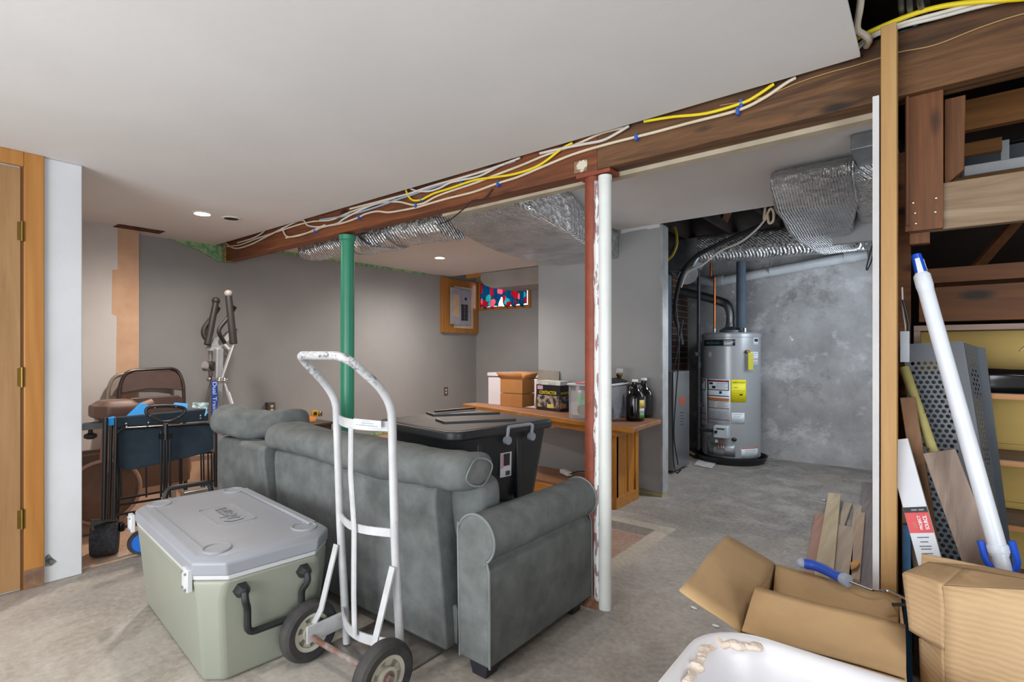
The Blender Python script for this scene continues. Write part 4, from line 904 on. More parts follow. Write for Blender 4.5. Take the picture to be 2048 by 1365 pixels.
t = thing('foil_elbow_duct', 'bulky foil-wrapped duct bending down from the utility ceiling', 'duct', (-.52, 4.0, 2.0))
prof = [((-.505, 3.24, 2.20), .205, .05, X_, (0, .8, .6), .03), ((-.505, 3.25, 2.15), .205, .07, X_, (0, .8, .6), .03), ((-.51, 3.42, 2.12), .21, .12, X_, (0, .45, .89), .05), ((-.55, 3.9, 2.09), .18, .145, X_, (0, .1, 1), .05), ((-.57, 4.6, 2.10), .15, .14, X_, Z_, .05), ((-.58, 5.0, 2.13), .15, .13, X_, Z_, .05)]
rough_loft(dense(prof), .012, 7, seed=9).build('duct_bend', foil2_m, t, sharp=50)
rough_loft(dense([((-.25, 3.3, 2.16), .06, .06, X_, Z_, .02), ((-.26, 3.7, 2.13), .085, .12, X_, Z_, .04), ((-.28, 4.5, 2.12), .09, .12, X_, Z_, .04)]), .02, 9, seed=2).build('duct_branch', foil_m, t, sharp=50)
MB().box((-.30, 3.0, 2.17), (-.15, 3.4, 2.245)).build('sheet_metal_box', galv_m, t, bev=.004)
t = thing('foil_branch_duct', 'horizontal foil duct above the water heater with a galvanized boot at its left end', 'duct', (-1.2, 5.2, 2.05))
rough_loft(dense([((-1.76, 5.2, 2.20), .13, .13, Y_, Z_, .10), ((-1.2, 5.2, 2.18), .135, .135, Y_, Z_, .11), ((-1.1, 5.2, 2.18), .13, .13, Y_, Z_, .11), ((-.36, 5.2, 2.16), .13, .12, Y_, Z_, .11)]), .010, 8, seed=6).build('duct_run', foil_m, t, sharp=60)
part(MB().prism([(-2.04, 5.08, 1.99), (-1.90, 5.08, 1.98), (-1.80, 5.08, 2.02), (-1.75, 5.08, 2.10), (-1.75, 5.08, 2.31), (-1.92, 5.08, 2.31), (-1.99, 5.08, 2.27), (-2.04, 5.08, 2.18)], (0, .25, 0)).build('duct_boot', galv_m, t, bev=.01), 'galvanized sheet-metal boot')
MB().cyl((-1.92, 5.2, 2.0), (-1.87, 5.15, 1.95), .10, 28).build('duct_collar', galv_m, t)
o = MB().prism([(-4.72, 5.24, 2.25), (-4.72, 5.24, 2.15), (-4.65, 5.24, 2.08), (-4.5, 5.24, 2.03), (-2.99, 5.24, 2.03), (-2.99, 5.24, 2.25)], (0, .5, 0)).build('window_duct', M('dull_duct', '#9c9894', '#938f8b', .7), bev=.01)
tag(o, 'dull grey ceiling duct in the far recess before the flowered curtain', 'duct')
o = MB().box((-4.98, 5.24, 2.2), (-4.72, 5.3, 2.25)).build('duct_framing', trim_w); tag(o, 'short orange pine board at the left end of the grey recess duct', 'board')

# ================================================================ utility corner
HC = Vector((-1.72, 6.04, 0)); HR = .30; CA = math.atan2(-6.04, 1.72)
hm_ = M('heater_enamel', '#9ea1a3', '#969a9c', .28, .25, scale=1)
t = thing('water_heater', 'tall grey gas water heater with yellow and white labels against the concrete wall', 'water heater', HC)
MB().lathe([(HR-.02, .055), (HR, .075), (HR, 1.345), (HR+.004, 1.35), (HR+.004, 1.385), (HR-.02, 1.40), (.01, 1.405)], HC, seg=64).build('tank', hm_, t, sharp=30)
def patch(name, mat, a0, a1, z0, z1, par=t, lift=.002):
    n = 12; a0, a1 = CA+math.radians(a0), CA+math.radians(a1); r = HR+lift
    P = [HC+Vector((r*math.cos(a0+(a1-a0)*i/n), r*math.sin(a0+(a1-a0)*i/n), 0)) for i in range(n+1)]
    m = MB(); lo = m.ring([p+Vector((0, 0, z0)) for p in P]); hi = m.ring([p+Vector((0, 0, z1)) for p in P])
    for i in range(n): m.bm.faces.new((lo[i], lo[i+1], hi[i+1], hi[i]))
    return m.build(name, mat, par, solid=.0015)
def zz(y, d=5.56): return 1.2-(y-703)*d/1050
lw = M('label_paper', '#cfd6da', '#c3cbd0', .5); ink = flat('ink', '#222226', .6); red = flat('label_red', '#8e2733', .5); org = flat('label_orange', '#c46a28', .5); tealk = flat('badge_dark', '#16262a', .3)
def lines(par, a0, a1, y0, y1, n, lift=.004, mat=None):
    for i in range(n):
        y = y0+(y1-y0)*i/max(1, n-1); patch('label_line', mat or flat('grey_ink', '#8f979e', .6), a0, a1-(i % 3)*3, zz(y+.5), zz(y-.1), par, lift)
g = patch('warning_label', lw, -50, -1, zz(848), zz(759.5))
for a in ((-49, -4, 761, 764.5, red), (-49, -47.5, 761, 781, ink), (-5, -3.5, 761, 781, ink), (-49, -4, 780, 781.5, ink), (-49, -3, 792, 793.5, ink), (-49, -3, 797.5, 799, red), (-49, -3, 799, 803, org), (-48, -3, 817, 818.3, red), (-47, -2, 840, 841.3, red), (-45, -36, 766, 770, ink), (-38, -30, 773, 778, ink), (-22, -17, 783, 788, ink)):
    patch('label_print', a[4], a[0], a[1], zz(a[3]), zz(a[2]), g, .004)
lines(g, -28, -6, 767, 777, 5); lines(g, -47, -28, 804.5, 815, 6); lines(g, -26, -6, 804.5, 815, 6); lines(g, -46, -26, 825, 838, 7); lines(g, -24, -5, 825, 838, 7)
g = patch('side_label', lw, -85, -54, zz(855), zz(759.5))
for a in ((-84, -57, 760.5, 763.5, org), (-58, -56, 760.5, 783, ink), (-84, -56, 782, 783.3, ink), (-80, -68, 765, 770, red), (-84, -55, 831, 832.5, red), (-84, -55, 844, 845.5, red), (-70, -64, 815, 817, ink)): patch('label_print', a[4], a[0], a[1], zz(a[3]), zz(a[2]), g, .004)
lines(g, -82, -60, 786, 812, 12)
yl = flat('label_yellow', '#ddd40a', .5); g = patch('energy_label', yl, 0, 29, zz(804), zz(759.5))
def ctext(body, name, mat, par, a, z, w, h, lift=.004):
    a = CA+math.radians(a); n = Vector((math.cos(a), math.sin(a), 0)); c = HC+n*(HR+lift)+Vector((0, 0, z))
    return text(body, name, mat, par, c, (-math.sin(a), math.cos(a), 0), (0, 0, 1), w, h, .001)
ctext('ENERGYGUIDE', 'label_lettering', ink, g, 14.5, zz(764.5), .125, .016, .008); ctext('1,231', 'label_lettering', ink, g, 8, zz(775), .045, .013)
patch('label_print', ink, 16, 22, zz(790.5), zz(787.5), g, .004); lines(g, 3, 27, 781, 802, 6, mat=flat('ochre_ink', '#a39a12', .6))
g = patch('small_label', lw, 1, 26, zz(847), zz(825)); lines(g, 4, 22, 828, 844, 6)
g = patch('corner_label', lw, 19, 61, zz(916), zz(894)); patch('label_print', org, 20, 60, zz(896), zz(894), g, .004); lines(g, 27, 55, 899, 913, 5)
g = patch('brand_badge', tealk, -64, 8, zz(692), zz(679.5)); ctext('AOSmith', 'badge_lettering', flat('badge_teal', '#5f7d7c', .4), g, -35, zz(686), .16, .03, .012)
patch('badge_number_field', hm_, -14, 3, zz(693), zz(681), g, .004); ctext('100', 'badge_lettering', flat('badge_white', '#e3e6e7', .4), g, -6, zz(688), .05, .022, .008)
g = patch('star_label', lw, 47, 62, zz(690), zz(676)); patch('label_print', flat('navy', '#1d2a44', .4), 49, 60, zz(684), zz(678), g, .004)
g = patch('hot_surface_label', lw, 38, 62, zz(733), zz(704)); patch('label_print', flat('label_pink2', '#cf6a6a', .5), 38, 61, zz(719), zz(717.5), g, .004); lines(g, 42, 58, 707, 731, 7)
a = CA+math.radians(30); n = Vector((math.cos(a), math.sin(a), 0)); c = HC+n*HR+Vector((0, 0, zz(704)))
o = MB().cyl(c, c+n*.04, .02).build('relief_valve', brass_m, t); a2 = Vector((-math.sin(a), math.cos(a), 0))
decal('hanging_tag', flat('tag_yellow', '#b5ad1c', .6), o, c+n*.045+Vector((0, 0, -.10))+a2*.02, a2, (0, 0, 1), .055, .175, .002)
a = CA+math.radians(-15); n = Vector((math.cos(a), math.sin(a), 0)); s_ = Vector((-math.sin(a), math.cos(a), 0)); R = Matrix((s_, n, Vector((0, 0, 1)))).transposed().to_4x4()
c = HC+n*(HR+.045)+Vector((0, 0, zz(863)))
v = MB().obox(c, (.15, .09, .13), R).build('gas_valve', M('valve_grey', '#b7bfc4', '#aab2b7', .4), t, bev=.012)
MB().cyl(c+n*.045-s_*.045, c+n*.06-s_*.045, .016).build('valve_dial', black_m, v); MB().obox(c+n*.046+Vector((.0, 0, .035)), (.08, .004, .012), R).build('valve_slot', ink, v)
for i, dx in enumerate((-.03, -.005, .02)):
    b0 = c+s_*dx+Vector((0, 0, -.065)); MB().tube(smooth_path([b0, b0+n*.02+Vector((0, 0, -.05)), b0-s_*.01+Vector((0, 0, -.11)), b0-n*.03+Vector((0, 0, -.12))], 4), .004, 6).build('valve_wire', copper_m, v)
MB().obox(c-s_*.05+Vector((0, 0, -.10)), (.03, .02, .03), R).build('paper_tag', white_pl, v)
patch('burner_door', M('burner_door', '#919598', '#888c8f', .35, .3), -50, 8, .09, zz(889), t, .006); patch('burner_cover', hm_, -33, -13, .095, zz(892), t, .02)
a = CA+math.radians(6); n = Vector((math.cos(a), math.sin(a), 0)); c = HC+n*HR+Vector((0, 0, zz(878))); MB().sph(c, .028, (1, 1, .7)).build('drain_cap', black_m, t)
MB().lathe([(.11, 1.40), (.12, 1.43), (.06, 1.47), (.05, 1.52)], HC, seg=32).build('draft_hood', galv_m, t)
for s in (-.16, .16): MB().cyl(HC+Vector((s*1.0, -.05, 1.40)), HC+Vector((s, -.05, 1.45)), .016).build('pipe_nipple', steel_m, t)
o = MB().lathe([(.0, .0), (.335, .0), (.37, .07), (.355, .07), (.325, .012), (0, .012)], HC, seg=64, cap=False).build('drain_pan', black_m); tag(o, 'round black drain pan under the water heater', 'pan')
o = MB().tube(smooth_path([HC+Vector((0, 0, 1.50)), HC+Vector((0, 0, 1.60)), HC+Vector((-.03, .01, 1.70)), HC+Vector((-.12, .03, 1.76)), HC+Vector((-.45, .02, 1.87)), HC+Vector((-.9, -.02, 2.0))], 6), .05, 20).build('vent_pipe', galv_m, sharp=80); tag(o, 'shiny galvanized vent pipe elbowing up-left from the heater top', 'pipe')
o = MB().tube([HC+Vector((-.16, -.05, 1.44)), HC+Vector((-.16, -.05, 2.02)), HC+Vector((-.20, -.05, 2.04)), HC+Vector((-.20, -.05, 2.3))], .013, 10).build('copper_pipe', copper_m); tag(o, 'thin copper pipe rising from the left of the heater top', 'pipe')
o = MB().cyl(HC+Vector((.12, -.05, 1.45)), HC+Vector((.12, -.05, 2.17)), .048, 24).build('insulated_pipe', M('pipe_foam', '#4d5a66', '#44505b', .8)); tag(o, 'dark grey foam-insulated pipe rising from the right of the heater top', 'pipe')
o = MB().cyl(HC+Vector((.12, -.05, 2.17)), HC+Vector((.12, -.05, 2.3)), .012).build('copper_stub', copper_m); tag(o, 'short copper pipe end above the grey insulated pipe', 'pipe')
t = thing('gas_pipe', 'black iron gas pipe standing left of the water heater', 'pipe', (-2.02, 5.72, .12))
bi = M('black_iron', '#2c3136', '#3d4348', .5, .4)
MB().cyl((-1.985, 5.78, .12), (-1.985, 5.78, 2.25), .019).build('riser', bi, t)
MB().tube([(-1.985, 5.78, .35), (-1.9, 5.72, .35), (-1.75, 5.70, .35)], .016, 8).build('branch', bi, t)
for z in (.35, .62, 1.05): MB().cyl((-1.985, 5.78, z-.03), (-1.985, 5.78, z+.03), .028).build('fitting', bi, t)
MB().obox((-1.985, 5.745, 1.17), (.03, .06, .04)).build('shutoff_handle', steel_m, t)
pv = M('grey_white_pvc', '#bcc0c3', '#adb1b4', .4)
t = thing('pvc_drain', 'long sloping white plastic pipe along the concrete wall', 'pipe', (-1.2, 6.28, 2.0))
pts = [aty(x, y, 6.28) for x, y in ((1368, 552), (1400, 562), (1425, 566), (1445, 562), (1735, 508))]
MB().tube(fillet(pts, .08, 4), .052, 18).build('pipe_run', pv, t, sharp=80)
for q in ((1438, 563), (1700, 515), (1375, 555)):
    c = aty(*q, 6.28); MB().cyl(c-Vector((.05, 0, -.005)), c+Vector((.05, 0, .006)), .06).build('coupling', pv, t)
p = aty(1540, 543, 6.28); MB().tube([p+Vector((.02, -.06, .2)), p+Vector((.0, -.06, 0)), p+Vector((.0, 0, -.06))], .008, 6, flat_=(.3, 2)).build('hanger_strap', galv_m, t)
t = thing('furnace', 'tall narrow grey metal furnace cabinet at the left of the utility opening', 'furnace', (-2.2, 5.2, 0))
fm = M('furnace_steel', '#7e8184', '#8d9194', .35, .7, scale=2.5, stretch=(1, 1, .5))
MB().box((-2.5, 4.98, .03), (-1.95, 5.40, 1.0)).build('cabinet', fm, t, bev=.004)
MB().box((-2.5, 5.0, 1.0), (-2.13, 5.38, 2.0)).build('supply_plenum', M('blued_steel', '#5d6a76', '#6d7983', .45, .6), t, bev=.004)
g = MB().box((-1.951, 5.13, .66), (-1.948, 5.27, .74)).build('red_label', flat('label_rust', '#9a4a38', .5), t)
for i in range(5): MB().box((-1.951, 5.14+.01*(i % 2), .58-i*.03), (-1.9485, 5.24-.02*(i % 2), .587-i*.03)).build('label_line', ink, g)
hoseP = [(1575, 425, 4.5), (1530, 448, 4.6), (1480, 470, 4.7), (1430, 492, 4.75), (1390, 515, 4.8), (1366, 545, 4.85), (1353, 590, 4.9), (1350, 630, 4.95), (1360, 665, 5.0), (1364, 690, 5.0)]
o = MB().tube(over(hoseP), .020, 10).build('refrigerant_hose', flat('black_foam', '#16171a', .7), sharp=80); tag(o, 'fat black insulated hose arching from the furnace to the ducts', 'hose')
o = MB().tube(over([(1530, 440, 4.5), (1510, 462, 4.55), (1480, 485, 4.6), (1440, 503, 4.65), (1405, 530, 4.7), (1375, 545, 4.75), (1362, 575, 4.8)]), .008, 8).build('control_cable', cw2, sharp=80); tag(o, 'thin pale cable following the black hose', 'cable')
o = MB().tube(over([(1536, 380, 4.3), (1528, 440, 4.3), (1540, 418, 4.3), (1547, 425, 4.3), (1546, 442, 4.3), (1538, 446, 4.3), (1535, 430, 4.3)]), .010, 8).build('coiled_cable', cw, sharp=80); tag(o, 'small coil of pale cable hanging at the utility ceiling edge', 'cable')
o = MB().tube(over([(1349, 455, 4.6), (1353, 470, 4.6), (1353, 490, 4.6), (1345, 510, 4.6), (1335, 520, 4.6)]), .014, 8).build('gas_flex', flat('yellow_flex', '#a9922a', .5), sharp=80); tag(o, 'yellow flexible gas line at the edge of the grey wall', 'pipe')
for i, P in enumerate(([(1352, 610, 4.9), (1358, 700, 4.9), (1352, 790, 4.92), (1348, 870, 4.93), (1356, 930, 4.94)], [(1366, 640, 5.0), (1352, 720, 4.95), (1345, 760, 4.95), (1346, 900, 4.93), (1352, 945, 4.9), (1362, 940, 4.9)])):
    o = MB().tube(over(P), .006, 6).build('loose_wire', black_m, sharp=80); tag(o, ['straight black wire hanging beside the furnace cabinet', 'curling black wire reaching the floor at the furnace'][i], 'wire')
o = MB().tube(over([(1750, 440, 3.9), (1750, 470, 3.9), (1742, 500, 3.9), (1733, 535, 3.9), (1736, 538, 3.9), (1746, 512, 3.9), (1751, 478, 3.9)]), .004, 6).build('loose_wire', black_m, sharp=80); tag(o, 'thin black wire loop hanging under the crumpled foil by the stud', 'wire')
o = MB().prism([atz(1388, 931, .004), atz(1404, 912, .004), atz(1438, 920, .004), atz(1424, 938, .004)], (0, 0, .006)).build('paper_sheet', M('dirty_paper', '#c5c5c2', '#a9aaa8', .8, scale=12)); tag(o, 'dirty white paper lying on the floor before the heater', 'paper')

# ================================================================ bench
t = thing('work_bench', 'long low oiled-wood bench along the grey wall with slab top and shelf', 'bench', (-2.7, 3.8, 0))
MB().prism([(-1.625, 3.41, .628), (-1.66, 3.98, .628), (-3.75, 4.09, .628), (-3.75, 3.90, .628)], (0, 0, .032)).build('top', benchtop_w, t, bev=.004)
fd = Vector((-3.75+1.625, 3.90-3.41, 0)).normalized()
MB().prism([Vector((-1.625, 3.41, .624))-fd*.002+Vector((0, -.006, 0)), Vector((-3.75, 3.90, .624))+Vector((0, -.006, 0)), Vector((-3.75, 3.90, .657))+Vector((0, -.006, 0)), Vector((-1.625, 3.41, .657))-fd*.002+Vector((0, -.006, 0))], (0, .006, 0)).build('front_edge', bench_w, t)
MB().prism([(-1.80, 3.50, .57), (-3.7, 3.95, .57), (-3.7, 3.95, .624), (-1.80, 3.50, .624)], (0, .03, 0)).build('apron', bench_w, t)
MB().box((-1.90, 3.59, 0), (-1.855, 3.63, .624)).build('leg', benchz_w, t, bev=.002)
g = MB().box((-1.895, 3.63, 0), (-1.865, 3.97, .61)).build('end_panel', benchz_w, t)
for a in ((3.6, 3.66), (3.93, 3.985), (3.80, 3.83)): MB().box((-1.868, a[0], 0 if a[0] != 3.80 else .1), (-1.855, a[1], .61)).build('panel_batten', benchz_w, g, bev=.002)
MB().box((-1.868, 3.6, 0), (-1.853, 3.985, .085)).build('panel_rail', bench_w, g, bev=.002)
MB().box((-1.868, 3.6, .55), (-1.853, 3.985, .62)).build('panel_rail', bench_w, g, bev=.002)
MB().box((-3.4, 3.60, .0), (-1.90, 3.625, .09)).build('stretcher', bench_w, t, bev=.002)
MB().box((-3.4, 3.62, .09), (-1.90, 4.06, .112)).build('shelf', benchtop_w, t)
MB().box((-3.45, 3.92, 0), (-3.40, 4.05, .624)).build('leg', benchz_w, t)
card = M('brown_cardboard', '#b07a45', '#a6713e', .85, scale=5, bump=.06, bscale=30); carde = flat('card_edge', '#c99a66', .9)
# things on the bench
t = thing('cardboard_box', 'open brown cardboard box on the bench beside the white freezer', 'box', (-3.2, 4.12, .66))
MB().box((-3.335, 4.0, .66), (-3.06, 4.2, .785)).build('lower_carton', card, t, bev=.002)
MB().box((-3.335, 4.002, .79), (-3.06, 4.2, .93)).build('upper_carton', card, t, bev=.002)
for p_ in ([(-3.335, 4.0, .93), (-3.06, 4.0, .93), (-3.06, 3.985, .985), (-3.37, 3.98, .99)], [(-3.06, 4.2, .93), (-3.06, 4.0, .93), (-3.03, 4.01, .97), (-3.03, 4.21, .985)], [(-3.335, 4.2, .93), (-3.06, 4.2, .93), (-3.03, 4.24, .99), (-3.34, 4.24, .99)]):
    m = MB(); m.bm.faces.new(m.ring([Vector(q) for q in p_])); m.build('flap', card, t, solid=.004)
bf = Vector((-2.56, 3.90, .66)); u_ = Vector((-.30, .055, 0)); v_ = Vector((.015, .13, 0)); H_ = Vector((0, 0, .235))
t = thing('bag_box', 'black and yellow carton of contractor bags on the bench', 'box', bf+(u_+v_)/2)
blk = M('carton_black', '#1c1a1f', '#252229', .4); yel = flat('carton_yellow', '#dcc81c', .5)
MB().prism([bf, bf+u_, bf+u_+v_, bf+v_], H_).build('carton', blk, t)
MB().prism([bf+H_, bf+u_+H_, bf+u_+v_+H_, bf+v_+H_], (0, 0, .035)).build('open_top', M('carton_inside', '#d5d6d4', '#a3a89f', .7, scale=14), t)
nx = (-u_).normalized(); ny = (-v_).normalized(); fc = bf+u_/2-v_*.012
text('42 GALLON', 'carton_lettering', yel, t, fc+Vector((.03, 0, .205))-nx*0, nx, (0, 0, 1), .17, .032, .001, True)
text('CONTRACTOR', 'carton_lettering', yel, t, fc+Vector((0, 0, .165)), nx, (0, 0, 1), .22, .03, .001, True)
text('24', 'carton_lettering', yel, t, fc-nx*.115+Vector((0, 0, .05)), nx, (0, 0, 1), .035, .028, .001, True)
pic = M('carton_picture', '#a89a86', '#2f2a3d', .5, scale=22, lo=.42, hi=.56, spots='#d08a2c', sscale=9, sth=.62)
decal('picture', pic, t, fc+Vector((0, 0, .085))+v_*.006, nx, (0, 0, 1), .28, .11, .001)
decal('yellow_panel', flat('carton_pale_yellow', '#cdbf63', .5), t, fc+nx*.03+Vector((0, 0, .045)), nx, (0, 0, 1), .08, .035, .001)
decal('brand_patch', flat('carton_pink', '#c49ab0', .5), t, fc-nx*.1+Vector((0, 0, .208)), nx, (0, 0, 1), .07, .034, .001)
sc_ = bf+v_/2+Vector((.002, 0, 0)); decal('side_picture', pic, t, sc_+Vector((0, 0, .085)), v_, (0, 0, 1), .15, .11, .001)
text('CONTRACTOR', 'carton_lettering', yel, t, sc_+Vector((.001, 0, .165)), v_, (0, 0, 1), .13, .02, .001, True)
o = MB().prism([(-2.97, 4.08, .66), (-2.70, 4.08, .66), (-2.72, 4.125, 1.01), (-2.96, 4.125, 1.02)], (0, .012, 0)).build('grey_board', M('grey_board', '#8a8278', '#7c746a', .7, spots='#d5d3cf', sscale=4, sth=.70)); tag(o, 'thin grey-brown board leaning on the wall behind the contractor bag carton', 'board')
t = thing('plastic_bin', 'clear plastic storage bin of papers and drawings on the bench behind the posts', 'storage box', (-2.11, 3.83, .66))
cp, tt, bb = nt('clear_plastic'); bb.inputs['Transmission Weight'].default_value = .85; bb.inputs['Roughness'].default_value = .25; bb.inputs['Base Color'].default_value = (.93, .94, .97, 1); bb.inputs['IOR'].default_value = 1.15
bx = [(-2.28, 3.60), (-1.945, 3.56), (-1.985, 4.07), (-2.27, 4.08)]
m = MB(); lo = m.ring([Vector((x*.99-.02, y, .661)) for x, y in bx]); hi = m.ring([Vector((x, y, .93)) for x, y in bx])
for i in range(4): m.bm.faces.new((lo[i], lo[(i+1) % 4], hi[(i+1) % 4], hi[i]))
m.bm.faces.new(lo[::-1]); m.build('bin_body', cp, t, solid=.003)
MB().prism([(x*1.0+(.012 if i in (1, 2) else -.012), y+(.012 if i > 1 else -.012), .925) for i, (x, y) in enumerate(bx)], (0, 0, .018)).build('bin_lid', M('milky_lid', '#c9c6cd', '#bdbac2', .4), t, bev=.005)
part(MB().box((-2.2, 3.565, .942), (-2.0, 3.60, .952)).build('latch_strip', flat('coral', '#d8566a', .4), t, bev=.003), 'coral pink strip')
g = MB().prism([(-2.262, 3.607, .69), (-2.0, 3.58, .69), (-2.0, 3.58, .87), (-2.262, 3.607, .87)], (0, .02, 0)).build('drawing', M('drawing_paper', '#ded8d3', '#d5cdc9', .7), t)
gr = M('green_paint_blot', '#7fc98a', '#95cf8e', .7, scale=14); ol = M('olive_blot', '#8f9a63', '#a08f72', .7, scale=18)
for z, mm in ((.82, gr), (.735, ol)): 
    MB().cyl((-2.15, 3.587, z), (-2.15, 3.5925, z), .042, 24).build('blot', mm, g).scale = (1, 1, 1)
for i, (y0, y1, z1, c_) in enumerate(((3.62, 3.64, .90, '#a7b4cc'), (3.66, 3.675, .91, '#d5d6dc'), (3.69, 3.71, .90, '#b9bfd0'), (3.72, 3.80, .87, '#b3b19e'), (3.82, 4.02, .86, '#3c5ea6'))):
    MB().box((-2.2, y0, .67), (-1.985-.02*i/4, y1, z1)).build('paper_stack', M('stack_'+c_[1:], c_, None, .6), t)
for i, (x, y) in enumerate(((-2.11, 3.83), (-2.0, 3.93))):
    t = thing('glass_sconce', ['small gilt holder with glass cup on the bin, nearer the red post', 'small gilt holder with glass cup on the bin, nearer the jugs'][i], 'candle holder', (x, y, .962), 'gilt cups on the bin')
    MB().lathe([(.02, .962), (.012, .975), (.026, 1.0), (.028, 1.015), (.02, 1.02)], (x, y, 0), seg=16).build('holder', flat('gilt', '#b79a5a', .25, 1), t)
    MB().lathe([(.018, 1.018), (.028, 1.03), (.03, 1.06)], (x, y, 0), seg=16, cap=False).build('glass_cup', cp, t, solid=.002)
m = MB(); 
def cloth(u, v):
    x = -2.16+.20*u; y = 3.68+.33*v; e = min(u, 1-u, v, 1-v); return Vector((x, y, .947+.028*min(1, e*6)+.012*mnoise.noise(Vector((u*6, v*6, 0)))*min(1, e*8)))
o = m.surf(cloth, 20, 20).build('black_cloth', M('black_cloth', '#151416', '#222022', .95), solid=.006); tag(o, 'crumpled black cloth on the lid of the clear bin', 'cloth')
glassb = M('dark_glass', '#070505', '#090606', .12, 0, spec=.45)
def jug(x, y, label, first=False):
    t = thing('glass_jug', label, 'jug', (x, y, .66), 'dark glass jugs on the bench end')
    MB().lathe([(.062, .661), (.072, .668), (.073, .69), (.073, .835), (.066, .865), (.042, .90), (.026, .92), (.021, .955), (.022, .965)], (x, y, 0), seg=32).build('bottle', glassb, t, sharp=70)
    MB().cyl((x, y, .962), (x, y, .98), .023, 20).build('cap', white_pl, t)
    MB().tube(smooth_path([(x-.018, y-.01, .935), (x-.045, y-.015, .93), (x-.05, y-.015, .90), (x-.045, y-.012, .875)], 4), .006, 8).build('ear_handle', glassb, t)
    return t
t = jug(-1.80, 3.80, 'dark glass jug with white cap and printed label, nearer one on the bench end')
def jpatch(name, mat, a0, a1, z0, z1):
    m = MB(); n = 6; P = [Vector((-1.80+.0745*math.cos(math.radians(a0+(a1-a0)*i/n)), 3.80+.0745*math.sin(math.radians(a0+(a1-a0)*i/n)), 0)) for i in range(n+1)]
    lo = m.ring([p+Vector((0, 0, z0)) for p in P]); hi = m.ring([p+Vector((0, 0, z1)) for p in P])
    for i in range(n): m.bm.faces.new((lo[i], lo[i+1], hi[i+1], hi[i]))
    return m.build(name, mat, t, solid=.001)
jpatch('label', M('jug_label_sun', '#d9b64a', '#7f9b52', .5, scale=24), -38, 5, .76, .825); jpatch('label', M('jug_label_grey', '#aab3c2', '#b9c0cc', .5), -38, 5, .725, .76); jpatch('label', M('jug_label_green', '#3f7a38', '#4d8a42', .5), -38, 5, .685, .725)
jug(-1.83, 4.03, 'dark glass jug with white cap behind the labelled one, against the wall')
t = thing('power_strip', 'small white power adapter with a black cord on the bench shelf', 'power strip', (-2.45, 3.8, .112))
MB().obox((-2.50, 3.90, .135), (.14, .05, .035), rz=-.5).build('strip_body', white_pl, t, bev=.005)
MB().tube(smooth_path([(-2.44, 3.87, .135), (-2.38, 3.9, .16), (-2.32, 3.93, .16), (-2.27, 3.92, .13), (-2.22, 3.95, .118)], 5), .005, 6).build('cord', black_m, t)
t = thing('chest_freezer', 'white chest freezer in the far recess behind the brown box', 'freezer', (-4.1, 5.4, 0))
MB().box((-4.50, 5.15, .03), (-3.5, 5.7, .865)).build('body', M('freezer_white', '#e4dfe6', '#ded9e0', .35), t, bev=.012)
MB().box((-4.51, 5.14, .875), (-3.49, 5.71, .925)).build('lid', MATS['freezer_white'], t, bev=.012)
# ================================================================ under the stairs, right of the stud
o = MB().box((-.066, 2.20, 1.60), (.034, 2.222, 2.05)).build('hanging_board', brownz_w, bev=.002); tag(o, 'red-brown vertical board nailed up under the beam, right of the pine stud', 'board')
for i, (x, z) in enumerate(((.015, 1.70), (-.045, 1.695), (-.04, 1.66), (.013, 1.655), (-.038, 1.625))):
    q = MB().sph((x, 2.199, z), .004, (1, .4, 1), 10).build('nail_head', steel_m, o)
o = MB().box((-.062, 2.19, 1.62), (-.055, 2.205, 2.05)).build('stud_side_strip', brownz_w); tag(o, 'narrow dark strip of wood between the pine stud and the vertical board', 'board')  # thin strip in the same brown wood as the hanging board
o = MB().box((-.06, 2.224, 1.60), (1.4, 2.262, 1.752)).build('header_plank', palex_w, bev=.003); tag(o, 'pale weathered horizontal plank running off right behind the vertical board', 'board')
o = MB().box((-.055, 2.224, 1.56), (.0, 2.262, 1.598)).build('wood_block', brownz_w, bev=.002); tag(o, 'small brown wood block under the left end of the pale plank', 'block')
o = MB().prism([(.038, 2.28, 1.755), (.088, 2.28, 1.80), (.092, 2.28, 2.045), (.038, 2.28, 2.045)], (0, .04, 0)).build('dark_post_stub', brownz_w, bev=.002); tag(o, 'short dark brown post stub above the pale plank', 'board')
o = MB().box((.10, 2.9, 2.125), (1.6, 2.94, 2.25)).build('rear_joist', wood('amber_joist', ['#6b4420', '#8a5a2a', '#9c6a34', '#553416'], 'x', 6, .7, spots='#c9b9a0', sth=.74)); tag(o, 'amber-brown board high behind the beam, with pale cobwebs', 'board')
o = MB().box((.08, 3.3, 1.97), (1.2, 3.34, 2.03)).build('sill_board', MATS['amber_joist']); tag(o, 'brown board just below the small rear window', 'board')
o = MB().box((.10, 3.3, 2.13), (.26, 3.34, 2.19)).build('side_block', MATS['amber_joist']); tag(o, 'small brown block left of the rear window', 'block')
o = MB().beam((.15, 3.0, 1.55), (.42, 3.3, 1.95), .02, .04).build('diagonal_brace', darkx_w); tag(o, 'thin diagonal brace in the dark space above the shelves', 'brace')
o = MB().beam((.0, 3.2, 1.50), (1.5, 3.2, 1.50), .03, .05).build('back_rail', darkx_w); tag(o, 'dark horizontal rail deep in the space above the shelves', 'board')
o = MB().box((-.035, 2.63, 1.315), (1.3, 2.66, 1.45)).build('knotty_board', darkx_w, bev=.002); tag(o, 'knotty brown horizontal board directly above the yellow shelves', 'board')
o = MB().box((-.035, 2.68, 1.47), (1.3, 2.71, 1.53)).build('knotty_board', darkx_w, bev=.002); tag(o, 'narrower brown board above the knotty one over the shelves', 'board')
o = MB().box((-.10, 2.63, 0), (-.06, 2.68, 2.0)).build('dark_upright', darkx_w); tag(o, 'dark upright timber at the left end of the yellow shelves', 'post')
